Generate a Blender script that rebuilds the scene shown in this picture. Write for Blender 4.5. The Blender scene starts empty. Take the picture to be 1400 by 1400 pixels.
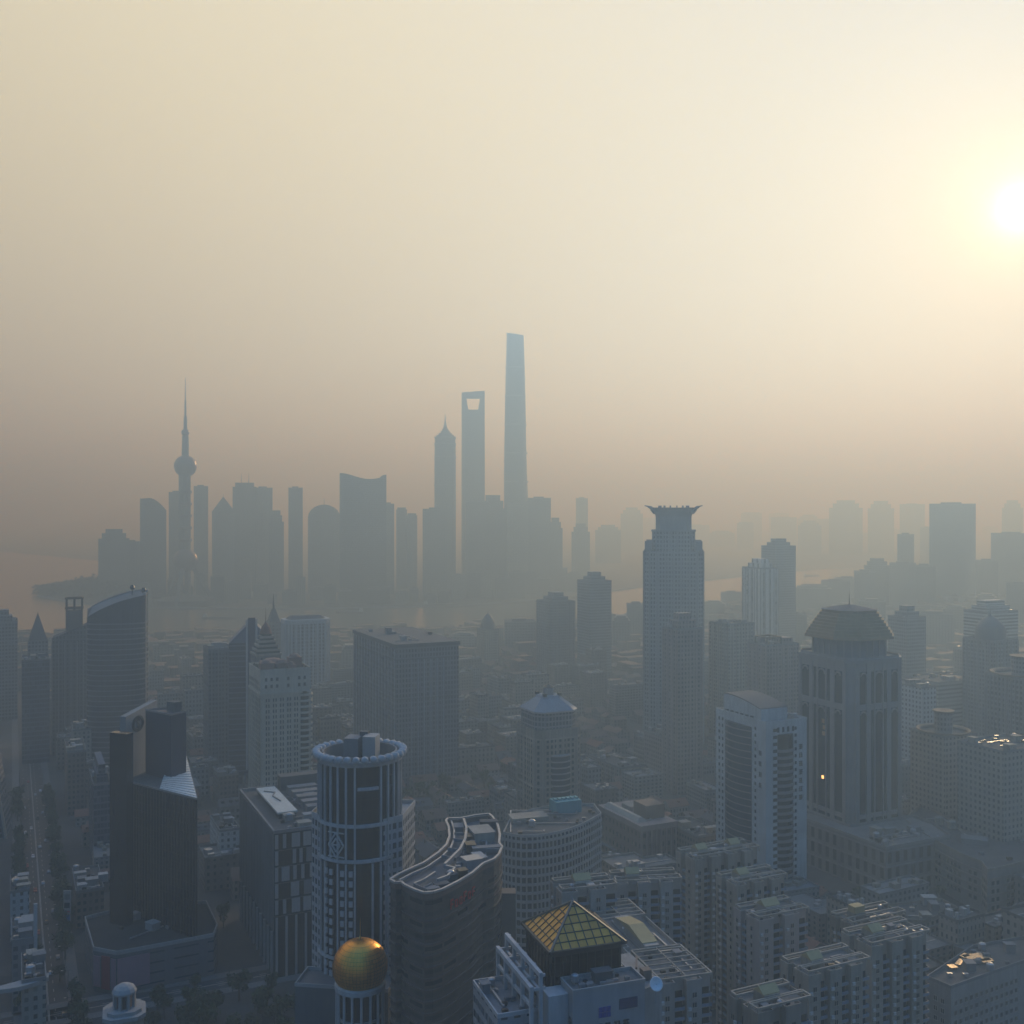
import bpy, math, random
from mathutils import Vector, Matrix
S = bpy.context.scene
COL = S.collection
R = math.radians
rnd = random.Random(7)

# ------------------------------------------------------------------ camera
cd = bpy.data.cameras.new('camera')
cam = bpy.data.objects.new('camera', cd)
COL.objects.link(cam)
S.camera = cam
cam.location = (0, 0, 200)
cam.rotation_euler = (R(90), 0, 0)
cd.sensor_width = 36
cd.lens = 36 * 1450 / 1400
cd.shift_y = -0.003
cd.clip_start = 1
cd.clip_end = 60000

# ------------------------------------------------------------------ sky and sun
AZ, EL = R(25.6), R(14.3)
SUN = Vector((math.sin(AZ) * math.cos(EL), math.cos(AZ) * math.cos(EL), math.sin(EL)))
W = bpy.data.worlds.new('World')
S.world = W
W.use_nodes = True
wt = W.node_tree
wn, wl = wt.nodes, wt.links
out = wn['World Output']
bg = wn['Background']
sky = wn.new('ShaderNodeTexSky')
sky.sky_type = 'NISHITA'
sky.sun_disc = False
sky.sun_elevation = EL
sky.sun_rotation = AZ
sky.air_density = 1.0
sky.dust_density = 0.5
sky.ozone_density = 2.0
tint = wn.new('ShaderNodeMix')
tint.data_type = 'RGBA'
tint.blend_type = 'MULTIPLY'
tint.inputs[0].default_value = 1
tint.inputs[7].default_value = (0.36, 0.48, 0.66, 1)
wl.new(sky.outputs[0], tint.inputs[6])
wl.new(tint.outputs[2], bg.inputs[0])
bg.inputs[1].default_value = 0.05
# the bright veil of the hazy morning sky: broad glow round the sun, cool high up
tc = wn.new('ShaderNodeTexCoord')


def wmath(op, a, b=None):
    n = wn.new('ShaderNodeMath')
    n.operation = op
    for i, v in enumerate((a, b)):
        if v is None:
            continue
        if isinstance(v, (int, float)):
            n.inputs[i].default_value = v
        else:
            wl.new(v, n.inputs[i])
    return n.outputs[0]


dot = wn.new('ShaderNodeVectorMath')
dot.operation = 'DOT_PRODUCT'
dot.inputs[1].default_value = SUN
wl.new(tc.outputs['Generated'], dot.inputs[0])
cosa = wmath('MAXIMUM', dot.outputs['Value'], 0.0)
sep = wn.new('ShaderNodeSeparateXYZ')
wl.new(tc.outputs['Generated'], sep.inputs[0])
up = wmath('MAXIMUM', sep.outputs[2], 0.0)


def lobe(val, col, strength):
    b = wn.new('ShaderNodeBackground')
    c = wn.new('ShaderNodeMix')
    c.data_type = 'RGBA'
    c.inputs[6].default_value = (0, 0, 0, 1)
    c.inputs[7].default_value = (*col, 1)
    c.clamp_factor = False
    if isinstance(val, (int, float)):
        c.inputs[0].default_value = val
    else:
        wl.new(val, c.inputs[0])
    wl.new(c.outputs[2], b.inputs[0])
    b.inputs[1].default_value = strength
    return b.outputs[0]




def toward(az, el):
    n = wn.new('ShaderNodeVectorMath')
    n.operation = 'DOT_PRODUCT'
    n.inputs[1].default_value = (math.sin(R(az)) * math.cos(R(el)), math.cos(R(az)) * math.cos(R(el)), math.sin(R(el)))
    wl.new(tc.outputs['Generated'], n.inputs[0])
    return wmath('MAXIMUM', n.outputs['Value'], 0.0)


low = wmath('POWER', wmath('SUBTRACT', 1.0, wmath('ABSOLUTE', sep.outputs[2])), 6.0)
ahead = wmath('POWER', wmath('MAXIMUM', wmath('ADD', wmath('MULTIPLY', dot.outputs['Value'], 0.5), 0.5), 0.0), 2.0)
SKY_LOBES = [
    (wmath('MULTIPLY', low, ahead), (0.6, 0.92, 0.6), .35),        # pale band along the horizon under the sun
    (up, (.03, .28, 1), .95),                                   # blue overhead
    (wmath('POWER', cosa, 4.0), (1, .74, .0), .73),           # broad warm glow round the sun
    (wmath('POWER', toward(-30, 32), 5.0), (1, .78, .0), .70),  # warm glow added high to the left of the sun
    (wmath('POWER', cosa, 120.0), (1.0, 0.9, 0.5), 0.2),
    (wmath('POWER', cosa, 900.0), (1.0, 0.9, 0.6), 0.6),
    (wmath('POWER', cosa, 6000.0), (1.0, 0.95, 0.8), 3.0),
]
acc = bg.outputs[0]
for v, c, s_ in SKY_LOBES:
    a = wn.new('ShaderNodeAddShader')
    wl.new(acc, a.inputs[0])
    wl.new(lobe(v, c, s_), a.inputs[1])
    acc = a.outputs[0]
wl.new(acc, out.inputs['Surface'])

sl = bpy.data.lights.new('sun', 'SUN')
sl.energy = 3.7
sl.angle = R(0.5)
sl.color = (.56, .70, .87)
so = bpy.data.objects.new('sun', sl)
COL.objects.link(so)
so.rotation_euler = (-SUN).to_track_quat('-Z', 'Y').to_euler()

S.view_settings.view_transform = 'Standard'
S.view_settings.look = 'None'
S.view_settings.gamma = 1
S.view_settings.exposure = 0.0
S.render.engine = 'CYCLES'
S.cycles.use_denoising = True
S.cycles.volume_bounces = 0
S.cycles.max_bounces = 5
S.cycles.diffuse_bounces = 2
S.cycles.glossy_bounces = 2

HAZE_DENSITY = .0009
HAZE_COLOUR = (.42, .64, .96)
HAZE_G = .45


# ------------------------------------------------------------------ helpers
def X_(px, d):
    return (px - 700) / 1450 * d


def Z_(py, d):
    return 200 - (py - 696) / 1450 * d


def P(px, py, z):
    """the point of height z that the photograph shows at that pixel"""
    d = (200 - z) * 1450 / (py - 696)
    return (X_(px, d), d)


GR = R(25.3)                       # the street grid
GU = (math.cos(GR), math.sin(GR))
GV = (-math.sin(GR), math.cos(GR))


def corner(xn, d, xr, xl, rot=GR):
    """near corner on the street grid: location, width along the right face, depth along the left face"""
    u = (math.cos(rot), math.sin(rot))
    v = (-math.sin(rot), math.cos(rot))
    X = X_(xn, d)
    t = (xr - 700) / 1450
    a = (t * d - X) / (u[0] - u[1] * t)
    t = (xl - 700) / 1450
    b = (t * d - X) / (v[0] - v[1] * t)
    return (X, d, 0), a, b


def link_mesh(name, me, parent=None, label=None):
    o = bpy.data.objects.new(name, me)
    COL.objects.link(o)
    if parent is not None:
        o.parent = parent
    if label:
        o['label'] = label
    return o


class MB:
    def __init__(self):
        self.v, self.f, self.uv, self.mi = [], [], [], []

    def face(self, pts, uvs=None, mi=0):
        n = len(self.v)
        self.v += [tuple(p) for p in pts]
        self.f.append(tuple(range(n, n + len(pts))))
        self.uv.append(uvs or [(p[0], p[1]) for p in pts])
        self.mi.append(mi)
        return self

    def prism(self, poly, z0, z1, top=True, bot=False, mi=0, cap=None, ztop=None):
        """vertical walls over a counter-clockwise outline; ztop gives each corner's own top"""
        n = len(poly)
        zt = ztop or [z1] * n
        base = len(self.v)
        self.v += [(p[0], p[1], z0) for p in poly] + [(p[0], p[1], zt[i]) for i, p in enumerate(poly)]
        s = 0
        for i in range(n):
            j = (i + 1) % n
            l = math.dist(poly[i][:2], poly[j][:2])
            self.f.append((base + i, base + j, base + n + j, base + n + i))
            self.uv.append([(s, z0), (s + l, z0), (s + l, zt[j]), (s, zt[i])])
            self.mi.append(mi)
            s += l
        cm = mi if cap is None else cap
        if top:
            self.f.append(tuple(base + n + i for i in range(n)))
            self.uv.append([(p[0], p[1]) for p in poly])
            self.mi.append(cm)
        if bot:
            self.f.append(tuple(base + n - 1 - i for i in range(n)))
            self.uv.append([(p[0], p[1]) for p in reversed(poly)])
            self.mi.append(cm)
        return self

    def box(self, cx, cy, z0, sx, sy, sz, rot=0, bot=True, mi=0):
        c, s = math.cos(rot), math.sin(rot)
        pl = [(cx + x * c - y * s, cy + x * s + y * c) for x, y in
              ((-sx / 2, -sy / 2), (sx / 2, -sy / 2), (sx / 2, sy / 2), (-sx / 2, sy / 2))]
        return self.prism(pl, z0, z0 + sz, True, bot, mi)

    def bar(self, p, q, w, h=None):
        """a straight beam from p to q"""
        h = h or w
        p, q = Vector(p), Vector(q)
        d = (q - p).normalized()
        up_ = Vector((0, 0, 1)) if abs(d.z) < 0.95 else Vector((1, 0, 0))
        s = d.cross(up_).normalized() * w / 2
        t = s.cross(d).normalized() * h / 2
        a = [p - s - t, p + s - t, p + s + t, p - s + t]
        b = [x + (q - p) for x in a]
        n = len(self.v)
        self.v += [tuple(x) for x in a + b]
        L = (q - p).length
        for i in range(4):
            j = (i + 1) % 4
            self.f.append((n + i, n + j, n + 4 + j, n + 4 + i))
            self.uv.append([(0, 0), (w, 0), (w, L), (0, L)])
            self.mi.append(0)
        self.f += [(n + 3, n + 2, n + 1, n), (n + 4, n + 5, n + 6, n + 7)]
        self.uv += [[(0, 0), (w, 0), (w, h), (0, h)]] * 2
        self.mi += [0, 0]
        return self

    def path(self, pts, w, h=None, closed=False):
        k = len(pts)
        for i in range(k if closed else k - 1):
            self.bar(pts[i], pts[(i + 1) % k], w, h)
        return self

    def lathe(self, prof, n=24, cx=0, cy=0, a0=0.0):
        base = len(self.v)
        m = len(prof)
        for r, z in prof:
            for k in range(n):
                a = a0 + 2 * math.pi * k / n
                self.v.append((cx + r * math.cos(a), cy + r * math.sin(a), z))
        s = 0
        for i in range(m - 1):
            rr = max(prof[i][0], prof[i + 1][0], 0.1)
            dl = math.dist(prof[i], prof[i + 1])
            for k in range(n):
                j = (k + 1) % n
                self.f.append((base + i * n + k, base + i * n + j, base + (i + 1) * n + j, base + (i + 1) * n + k))
                u0, u1 = 2 * math.pi * rr * k / n, 2 * math.pi * rr * (k + 1) / n
                vert = abs(prof[i + 1][1] - prof[i][1]) > 0.5 * dl
                v0, v1 = (prof[i][1], prof[i + 1][1]) if vert else (s, s + dl)
                self.uv.append([(u0, v0), (u1, v0), (u1, v1), (u0, v1)])
                self.mi.append(0)
            s += dl
        rmax = max(r for r, z in prof)
        ring = rmax > prof[0][0] + 0.01 and rmax > prof[-1][0] + 0.01 and prof[0][0] > 0.5 * rmax
        if prof[-1][0] > 0.02 and not ring:
            self.f.append(tuple(base + (m - 1) * n + k for k in range(n)))
            self.uv.append([(0, 0)] * n)
            self.mi.append(0)
        return self

    def loft(self, rings):
        """rings of equal point count, each a list of (x, y, z), counter-clockwise, bottom to top"""
        base = len(self.v)
        n = len(rings[0])
        for r in rings:
            self.v += [tuple(p) for p in r]
        for i in range(len(rings) - 1):
            s = 0
            for k in range(n):
                j = (k + 1) % n
                l = math.dist(rings[i][k], rings[i][j])
                self.f.append((base + i * n + k, base + i * n + j, base + (i + 1) * n + j, base + (i + 1) * n + k))
                self.uv.append([(s, rings[i][k][2]), (s + l, rings[i][j][2]), (s + l, rings[i + 1][j][2]), (s, rings[i + 1][k][2])])
                self.mi.append(0)
                s += l
        self.f.append(tuple(base + (len(rings) - 1) * n + k for k in range(n)))
        self.uv.append([(0, 0)] * n)
        self.mi.append(0)
        return self

    def mesh(self, name, mats, smooth=False):
        me = bpy.data.meshes.new(name)
        me.from_pydata(self.v, [], self.f)
        ul = me.uv_layers.new(name='UVMap')
        flat = [c for u in self.uv for p in u for c in p]
        ul.data.foreach_set('uv', flat)
        for m in (mats if isinstance(mats, (list, tuple)) else [mats]):
            me.materials.append(m)
        me.polygons.foreach_set('material_index', self.mi)
        if smooth:
            me.polygons.foreach_set('use_smooth', [True] * len(self.f))
        me.update()
        return me

    def build(self, name, mats, parent=None, label=None, smooth=False):
        return link_mesh(name, self.mesh(name, mats, smooth), parent, label)


def thing(name, label, cat, loc=(0, 0, 0), rot=0.0, group=None):
    o = bpy.data.objects.new(name, None)
    COL.objects.link(o)
    o.location = loc
    o.rotation_euler = (0, 0, rot)
    o.empty_display_size = 4
    o['label'] = label
    o['category'] = cat
    if group:
        o['group'] = group
    return o


def tag(o, label=None, cat=None, group=None, kind=None):
    for k, v in (('label', label), ('category', cat), ('group', group), ('kind', kind)):
        if v:
            o[k] = v
    return o


def rect(x0, y0, x1, y1):
    return [(x0, y0), (x1, y0), (x1, y1), (x0, y1)]


def offset(poly, d):
    """outline moved outwards by d"""
    n = len(poly)
    res = []
    for i in range(n):
        a, b, c = poly[i - 1], poly[i], poly[(i + 1) % n]
        e1 = Vector((b[0] - a[0], b[1] - a[1])).normalized()
        e2 = Vector((c[0] - b[0], c[1] - b[1])).normalized()
        n1, n2 = Vector((e1.y, -e1.x)), Vector((e2.y, -e2.x))
        m = n1 + n2
        k = max(0.35, 1 + n1.dot(n2))
        res.append((b[0] + m.x / k * d, b[1] + m.y / k * d))
    return res


def ngon(n, r, cx=0, cy=0, a0=0.0, ry=None):
    ry = r if ry is None else ry
    return [(cx + r * math.cos(a0 + 2 * math.pi * k / n), cy + ry * math.sin(a0 + 2 * math.pi * k / n)) for k in range(n)]


def chamfer(x0, y0, x1, y1, c):
    return [(x0 + c, y0), (x1 - c, y0), (x1, y0 + c), (x1, y1 - c), (x1 - c, y1), (x0 + c, y1), (x0, y1 - c), (x0, y0 + c)]


# ------------------------------------------------------------------ materials
_mats = {}


def _nm(nt, op, a, b=None, c=None):
    n = nt.nodes.new('ShaderNodeMath')
    n.operation = op
    for i, v in enumerate((a, b, c)):
        if v is None:
            continue
        if isinstance(v, (int, float)):
            n.inputs[i].default_value = v
        else:
            nt.links.new(v, n.inputs[i])
    return n.outputs[0]


def _mix(nt, f, a, b, mode='MIX'):
    n = nt.nodes.new('ShaderNodeMix')
    n.data_type = 'RGBA'
    n.blend_type = mode
    for i, v in ((0, f), (6, a), (7, b)):
        if isinstance(v, (int, float)):
            n.inputs[i].default_value = v
        elif isinstance(v, tuple):
            n.inputs[i].default_value = (*v, 1)
        else:
            nt.links.new(v, n.inputs[i])
    return n.outputs[2]


def _noise(nt, vec, scale, detail=3.0):
    n = nt.nodes.new('ShaderNodeTexNoise')
    n.inputs['Scale'].default_value = scale
    n.inputs['Detail'].default_value = detail
    nt.links.new(vec, n.inputs['Vector'])
    return n.outputs['Fac']


def _weather(nt, col, var):
    """blotches and rain streaks that belong to the surface"""
    t = nt.nodes.new('ShaderNodeTexCoord')
    mp = nt.nodes.new('ShaderNodeMapping')
    mp.inputs['Scale'].default_value = (1.3, 1.3, 0.12)
    nt.links.new(t.outputs['Object'], mp.inputs['Vector'])
    a = _noise(nt, mp.outputs[0], 0.6)
    b = _noise(nt, t.outputs['Object'], 0.09)
    f = _nm(nt, 'ADD', _nm(nt, 'MULTIPLY', a, var), _nm(nt, 'MULTIPLY', b, var * 1.2))
    f = _nm(nt, 'ADD', f, 1 - var * 1.1)
    cc = nt.nodes.new('ShaderNodeCombineColor')
    for i in range(3):
        nt.links.new(f, cc.inputs[i])
    return _mix(nt, 1.0, col, cc.outputs[0], 'MULTIPLY')


def mat(name, rgb, rough=0.75, var=0.35, metal=0.0, spec=0.4):
    if name in _mats:
        return _mats[name]
    m = bpy.data.materials.new(name)
    m.use_nodes = True
    nt = m.node_tree
    b = nt.nodes['Principled BSDF']
    b.inputs['Roughness'].default_value = rough
    b.inputs['Metallic'].default_value = metal
    b.inputs['Specular IOR Level'].default_value = spec
    if var:
        c = _weather(nt, rgb, var)
        nt.links.new(c, b.inputs['Base Color'])
    else:
        b.inputs['Base Color'].default_value = (*rgb, 1)
    _mats[name] = m
    return m


def facade(name, wall, pane, bay, fh, wu=0.6, wv=0.55, var=0.3, rough=0.8, prough=0.18, every=0, spec=0.5):
    """wall with a grid of panes by the wall's own metres: bay wide, fh high; every: a blank pier each so many bays"""
    if name in _mats:
        return _mats[name]
    m = bpy.data.materials.new(name)
    m.use_nodes = True
    nt = m.node_tree
    b = nt.nodes['Principled BSDF']
    uvn = nt.nodes.new('ShaderNodeUVMap')
    sp = nt.nodes.new('ShaderNodeSeparateXYZ')
    nt.links.new(uvn.outputs[0], sp.inputs[0])
    u = _nm(nt, 'DIVIDE', sp.outputs[0], bay)
    v = _nm(nt, 'DIVIDE', sp.outputs[1], fh)
    mu = _nm(nt, 'LESS_THAN', _nm(nt, 'ABSOLUTE', _nm(nt, 'SUBTRACT', _nm(nt, 'FRACT', u), 0.5)), wu / 2)
    mv = _nm(nt, 'LESS_THAN', _nm(nt, 'ABSOLUTE', _nm(nt, 'SUBTRACT', _nm(nt, 'FRACT', v), 0.5)), wv / 2)
    mask = _nm(nt, 'MULTIPLY', mu, mv)
    if every:
        e = _nm(nt, 'LESS_THAN', _nm(nt, 'FRACT', _nm(nt, 'DIVIDE', u, float(every))), 1 - 1.0 / every)
        mask = _nm(nt, 'MULTIPLY', mask, e)
    geo = nt.nodes.new('ShaderNodeNewGeometry')
    spn = nt.nodes.new('ShaderNodeSeparateXYZ')
    nt.links.new(geo.outputs['True Normal'], spn.inputs[0])
    side = _nm(nt, 'LESS_THAN', _nm(nt, 'ABSOLUTE', spn.outputs[2]), 0.6)
    mask = _nm(nt, 'MULTIPLY', mask, side)
    cc = nt.nodes.new('ShaderNodeCombineXYZ')
    nt.links.new(_nm(nt, 'FLOOR', u), cc.inputs[0])
    nt.links.new(_nm(nt, 'FLOOR', v), cc.inputs[1])
    wnz = nt.nodes.new('ShaderNodeTexWhiteNoise')
    nt.links.new(cc.outputs[0], wnz.inputs['Vector'])
    r = wnz.outputs['Value']
    pc = _mix(nt, _nm(nt, 'POWER', r, 1.7), pane, tuple(min(1, 0.5 * x + 0.5 * w) for x, w in zip(pane, wall)))
    wc = _weather(nt, wall, var)
    nt.links.new(_mix(nt, mask, wc, pc), b.inputs['Base Color'])
    rr = _nm(nt, 'ADD', rough, _nm(nt, 'MULTIPLY', mask, prough - rough))
    nt.links.new(_nm(nt, 'ADD', rr, _nm(nt, 'MULTIPLY', r, 0.1)), b.inputs['Roughness'])
    b.inputs['Specular IOR Level'].default_value = spec
    _mats[name] = m
    return m


def glass(name, rgb, bay=1.5, fh=3.6, var=0.5):
    """curtain-wall glass: panes differ slightly in tone and gloss"""
    dk = tuple(c * 0.45 for c in rgb)
    return facade(name, dk, rgb, bay, fh, 0.93, 0.95, 0.2, 0.35, 0.12, spec=0.35)


CREAM = mat('cream_render', (0.33, 0.30, 0.25), 0.85, 0.8)
CREAM2 = mat('sand_render', (0.25, 0.22, 0.185), 0.85, 0.8)
WHITE = mat('white_paint', (0.43, 0.44, 0.44), 0.7, 0.6)
PALE = mat('pale_stone', (0.34, 0.34, 0.33), 0.8, 0.4)
GREY = mat('grey_concrete', (0.20, 0.205, 0.21), 0.85, 0.5)
DARKGREY = mat('dark_grey_roof', (0.10, 0.105, 0.11), 0.9, 0.5)
FELT = mat('roofing_felt', (0.11, 0.11, 0.11), 0.95, 0.9, 0.0, 0.12)
ROOFC = mat('roof_concrete', (0.19, 0.186, 0.18), 0.92, 0.9, 0.0, 0.15)
BROWN = mat('brown_stone', (0.17, 0.135, 0.115), 0.7, 0.4)
YELLOW = mat('yellow_tank_paint', (0.40, 0.33, 0.17), 0.75, 0.4)
TERRA = mat('terracotta_tile', (0.22, 0.10, 0.07), 0.85, 0.5)
SLATE = mat('slate_tile', (0.09, 0.09, 0.10), 0.8, 0.5)
STEEL = mat('painted_steel', (0.38, 0.39, 0.40), 0.4, 0.25, 0.4)
DARKSTEEL = mat('dark_steel', (0.05, 0.055, 0.06), 0.4, 0.2, 0.5)
TEAL = mat('teal_tank_paint', (0.07, 0.30, 0.34), 0.6, 0.4)
BLUEGLASS = glass('blue_glass', (0.035, 0.055, 0.085))
BLACKGLASS = glass('black_glass', (0.012, 0.016, 0.022), 1.6, 3.6)
SHOPGLASS = mat('window_glass', (0.02, 0.025, 0.03), 0.12, 0.0, 0.0, 0.6)
GOLD = mat('gold_cladding', (0.75, 0.47, 0.12), 0.28, 0.3, 1.0)
# ------------------------------------------------------------------ building kit
CAM = Vector((0, 0, 200))
_wmesh = {}


def win_mesh(w, h, m, frame_m, deep=0.12):
    key = ('w', round(w, 2), round(h, 2), m.name, frame_m.name if frame_m else '')
    if key not in _wmesh:
        b = MB()
        b.box(0, -0.03, 0, w, 0.06, h)
        if frame_m:
            t = 0.12
            for x in (-w / 2 + t / 2, w / 2 - t / 2, 0):
                b.box(x, -deep / 2, 0, t, deep, h, mi=1)
            b.box(0, -deep, -0.12, w + 0.3, deep * 2, 0.12, mi=1)
            b.box(0, -deep / 2, h - t, w, deep + 0.02, t, mi=1)
        _wmesh[key] = b.mesh('window', [m, frame_m] if frame_m else [m])
    return _wmesh[key]


class Parts:
    """copies of one small part set on the faces of a building; the hundred that show best are objects, the rest one mesh"""

    def __init__(self, root, name, cap=100):
        self.root, self.name, self.cap, self.items = root, name, cap, []
        self.rot = root.rotation_euler.z
        self.loc = Vector(root.location)

    def add(self, me, x, y, z, ang):
        """ang: direction of the face's outward normal, in the building's own frame"""
        wa = ang + self.rot
        c, s = math.cos(self.rot), math.sin(self.rot)
        wp = Vector((self.loc.x + x * c - y * s, self.loc.y + x * s + y * c, self.loc.z + z))
        to = (CAM - wp)
        face = to.normalized().dot(Vector((math.cos(wa), math.sin(wa), 0)))
        if face < -0.25:
            return
        inside = abs(wp.x / max(wp.y, 1) * 1450) < 720 and (200 - wp.z) / max(wp.y, 1) * 1450 < 715
        self.items.append((-(max(face, 0.02) / to.length_squared) * (1 if inside else 0.01), len(self.items), me, (x, y, z), ang + math.pi / 2))

    def finish(self):
        self.items.sort(key=lambda t: t[:2])
        for _, _, me, p, r in self.items[:self.cap]:
            o = link_mesh(self.name, me, self.root)
            o.location = p
            o.rotation_euler = (0, 0, r)
        rest = self.items[self.cap:]
        if rest:
            v, f, mi, uv = [], [], [], []
            mats = []
            for _, _, me, p, r in rest:
                c, s = math.cos(r), math.sin(r)
                n = len(v)
                v += [(p[0] + q.co.x * c - q.co.y * s, p[1] + q.co.x * s + q.co.y * c, p[2] + q.co.z) for q in me.vertices]
                for pl in me.polygons:
                    f.append(tuple(n + k for k in pl.vertices))
                    mm = me.materials[pl.material_index]
                    if mm not in mats:
                        mats.append(mm)
                    mi.append(mats.index(mm))
            me2 = bpy.data.meshes.new(self.name)
            me2.from_pydata(v, [], f)
            for m in mats:
                me2.materials.append(m)
            me2.polygons.foreach_set('material_index', mi)
            o = link_mesh(self.name, me2, self.root)
            o['kind'] = 'stuff'


def edges(poly):
    n = len(poly)
    for i in range(n):
        p, q = poly[i], poly[(i + 1) % n]
        L = math.dist(p, q)
        if L > 0.01:
            ux, uy = (q[0] - p[0]) / L, (q[1] - p[1]) / L
            yield i, p, q, L, (ux, uy), math.atan2(-ux, uy)


def windows_on(parts, p, q, z0, z1, fh, bay, w, h, me, sill=0.9, margin=0.8, skip=None):
    L = math.dist(p, q)
    if L < bay:
        return
    ux, uy = (q[0] - p[0]) / L, (q[1] - p[1]) / L
    n = max(1, int((L - 2 * margin) / bay))
    st = (L - n * bay) / 2
    a = math.atan2(-ux, uy)
    nf = int((z1 - z0) / fh)
    for k in range(nf):
        for i in range(n):
            if skip and skip(i, k):
                continue
            s = st + (i + 0.5) * bay
            parts.add(me, p[0] + ux * s, p[1] + uy * s, z0 + k * fh + sill, a)


def bands(mb, poly, z0, z1, fh, h, out_, first=0.0):
    """a projecting floor band at every storey"""
    pl = offset(poly, out_)
    z = z0 + first
    while z + h <= z1 + 0.01:
        mb.prism(pl, z, z + h, True, True)
        z += fh
    return mb


def piers(mb, poly, z0, z1, bay, w, out_, only=None, ends=True):
    for i, p, q, L, (ux, uy), a in edges(poly):
        if only is not None and i not in only:
            continue
        n = max(1, round(L / bay))
        for k in range(0 if ends else 1, n + (1 if ends else 0)):
            s = L * k / n
            x, y = p[0] + ux * s, p[1] + uy * s
            mb.box(x, y, z0, w, out_ * 2, z1 - z0, math.atan2(uy, ux), False)
    return mb


def parapet(root, poly, z, m, h=1.2, t=0.35, proud=0.12, name='parapet'):
    o = offset(poly, proud)
    i = offset(poly, proud - t)
    b = MB()
    n = len(poly)
    for k in range(n):
        j = (k + 1) % n
        b.face([(*o[k], z), (*o[j], z), (*o[j], z + h), (*o[k], z + h)])
        b.face([(*i[j], z), (*i[k], z), (*i[k], z + h), (*i[j], z + h)])
        b.face([(*o[k], z + h), (*o[j], z + h), (*i[j], z + h), (*i[k], z + h)])
        b.face([(*o[j], z), (*o[k], z), (*i[k], z), (*i[j], z)])
    return b.build(name, m, root)


def inpoly(x, y, poly):
    c = False
    n = len(poly)
    for k in range(n):
        (x1, y1), (x2, y2) = poly[k], poly[k - 1]
        if (y1 > y) != (y2 > y) and x < (x2 - x1) * (y - y1) / (y2 - y1) + x1:
            c = not c
    return c


def roof_clutter(root, poly, z, n=5, seed=1, boxes=1, tanks=0, scale=1.0, ducts=1, box_m=None):
    r = random.Random(seed)
    xs, ys = [p[0] for p in poly], [p[1] for p in poly]
    ins = offset(poly, -1.6 * scale)

    def spot():
        for _ in range(60):
            x, y = r.uniform(min(xs), max(xs)), r.uniform(min(ys), max(ys))
            if inpoly(x, y, ins):
                return x, y
        return sum(xs) / len(xs), sum(ys) / len(ys)
    for k in range(boxes):
        x, y = spot()
        b = MB()
        sx, sy, h = r.uniform(3, 6) * scale, r.uniform(3, 5) * scale, r.uniform(2.4, 4) * scale
        b.box(x, y, z, sx, sy, h)
        b.box(x, y, z + h, sx + 0.5, sy + 0.5, 0.25)
        b.build('plant_room', box_m or [GREY, CREAM, PALE][r.randrange(3)], root)
    for k in range(n):
        x, y = spot()
        b = MB()
        s = r.uniform(0.8, 1.8) * scale
        b.box(x, y, z + 0.3, s * 1.4, s, s * 0.8)
        b.box(x - s * 0.4, y, z, 0.2, s, 0.3)
        b.box(x + s * 0.4, y, z, 0.2, s, 0.3)
        b.lathe([(s * 0.35, z + 0.3 + s * 0.8), (s * 0.35, z + 0.4 + s * 0.8)], 10, x, y)
        b.build('cooling_unit', [STEEL, GREY, DARKSTEEL][r.randrange(3)], root)
    for k in range(ducts):
        x, y = spot()
        x2, y2 = spot()
        b = MB()
        b.bar((x, y, z + 0.5), (x2, y, z + 0.5), 0.5)
        b.bar((x2, y, z + 0.5), (x2, y2, z + 0.5), 0.5)
        b.build('duct', STEEL, root)
    for k in range(tanks):
        x, y = spot()
        water_tank(root, x, y, z, r.uniform(2.4, 3.4) * scale)


def water_tank(root, x, y, z, s, m=None):
    b = MB()
    b.lathe([(s * 0.5, z + 0.6), (s * 0.5, z + 0.6 + s * 0.8), (s * 0.3, z + 0.6 + s * 0.95), (0.01, z + 0.6 + s)], 14, x, y)
    for a in range(4):
        b.box(x + s * 0.33 * math.cos(a * 1.57 + 0.78), y + s * 0.33 * math.sin(a * 1.57 + 0.78), z, 0.2, 0.2, 0.7)
    return b.build('water_tank', m or STEEL, root)


def shell(root, poly, z0, z1, wall_m, roof_m=None, name='wall'):
    """outer walls with a roof deck"""
    o = MB().prism(poly, z0, z1, False).build(name, wall_m, root)
    MB().face([(x, y, z1) for x, y in poly]).build('roof', roof_m or FELT, root)
    return o


def arc_pts(p, q, sag, n):
    """points from p to q on a curve that bulges sag to the right of the way"""
    L = math.dist(p, q)
    ux, uy = (q[0] - p[0]) / L, (q[1] - p[1]) / L
    res = []
    for k in range(n + 1):
        t = k / n
        s = 4 * t * (1 - t) * sag
        res.append((p[0] + ux * L * t + uy * s, p[1] + uy * L * t - ux * s))
    return res


FOOT = []          # outlines in world metres that the low city keeps clear of


def keep(root, poly, grow=6):
    c, s = math.cos(root.rotation_euler.z), math.sin(root.rotation_euler.z)
    FOOT.append([(root.location.x + x * c - y * s, root.location.y + x * s + y * c) for x, y in offset(poly, grow)])


LANDMARK = []      # (world x, world y, short description) for telling smaller buildings apart


def mark(root, text, x=0, y=0):
    c, s = math.cos(root.rotation_euler.z), math.sin(root.rotation_euler.z)
    LANDMARK.append((root.location.x + x * c - y * s, root.location.y + x * s + y * c, text))
# ------------------------------------------------------------------ ground, river, street
def sheet(name, pts, z, m, kind='structure'):
    o = MB().face([(x, y, z) for x, y in pts]).build(name, m)
    o['kind'] = kind
    return o


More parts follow.
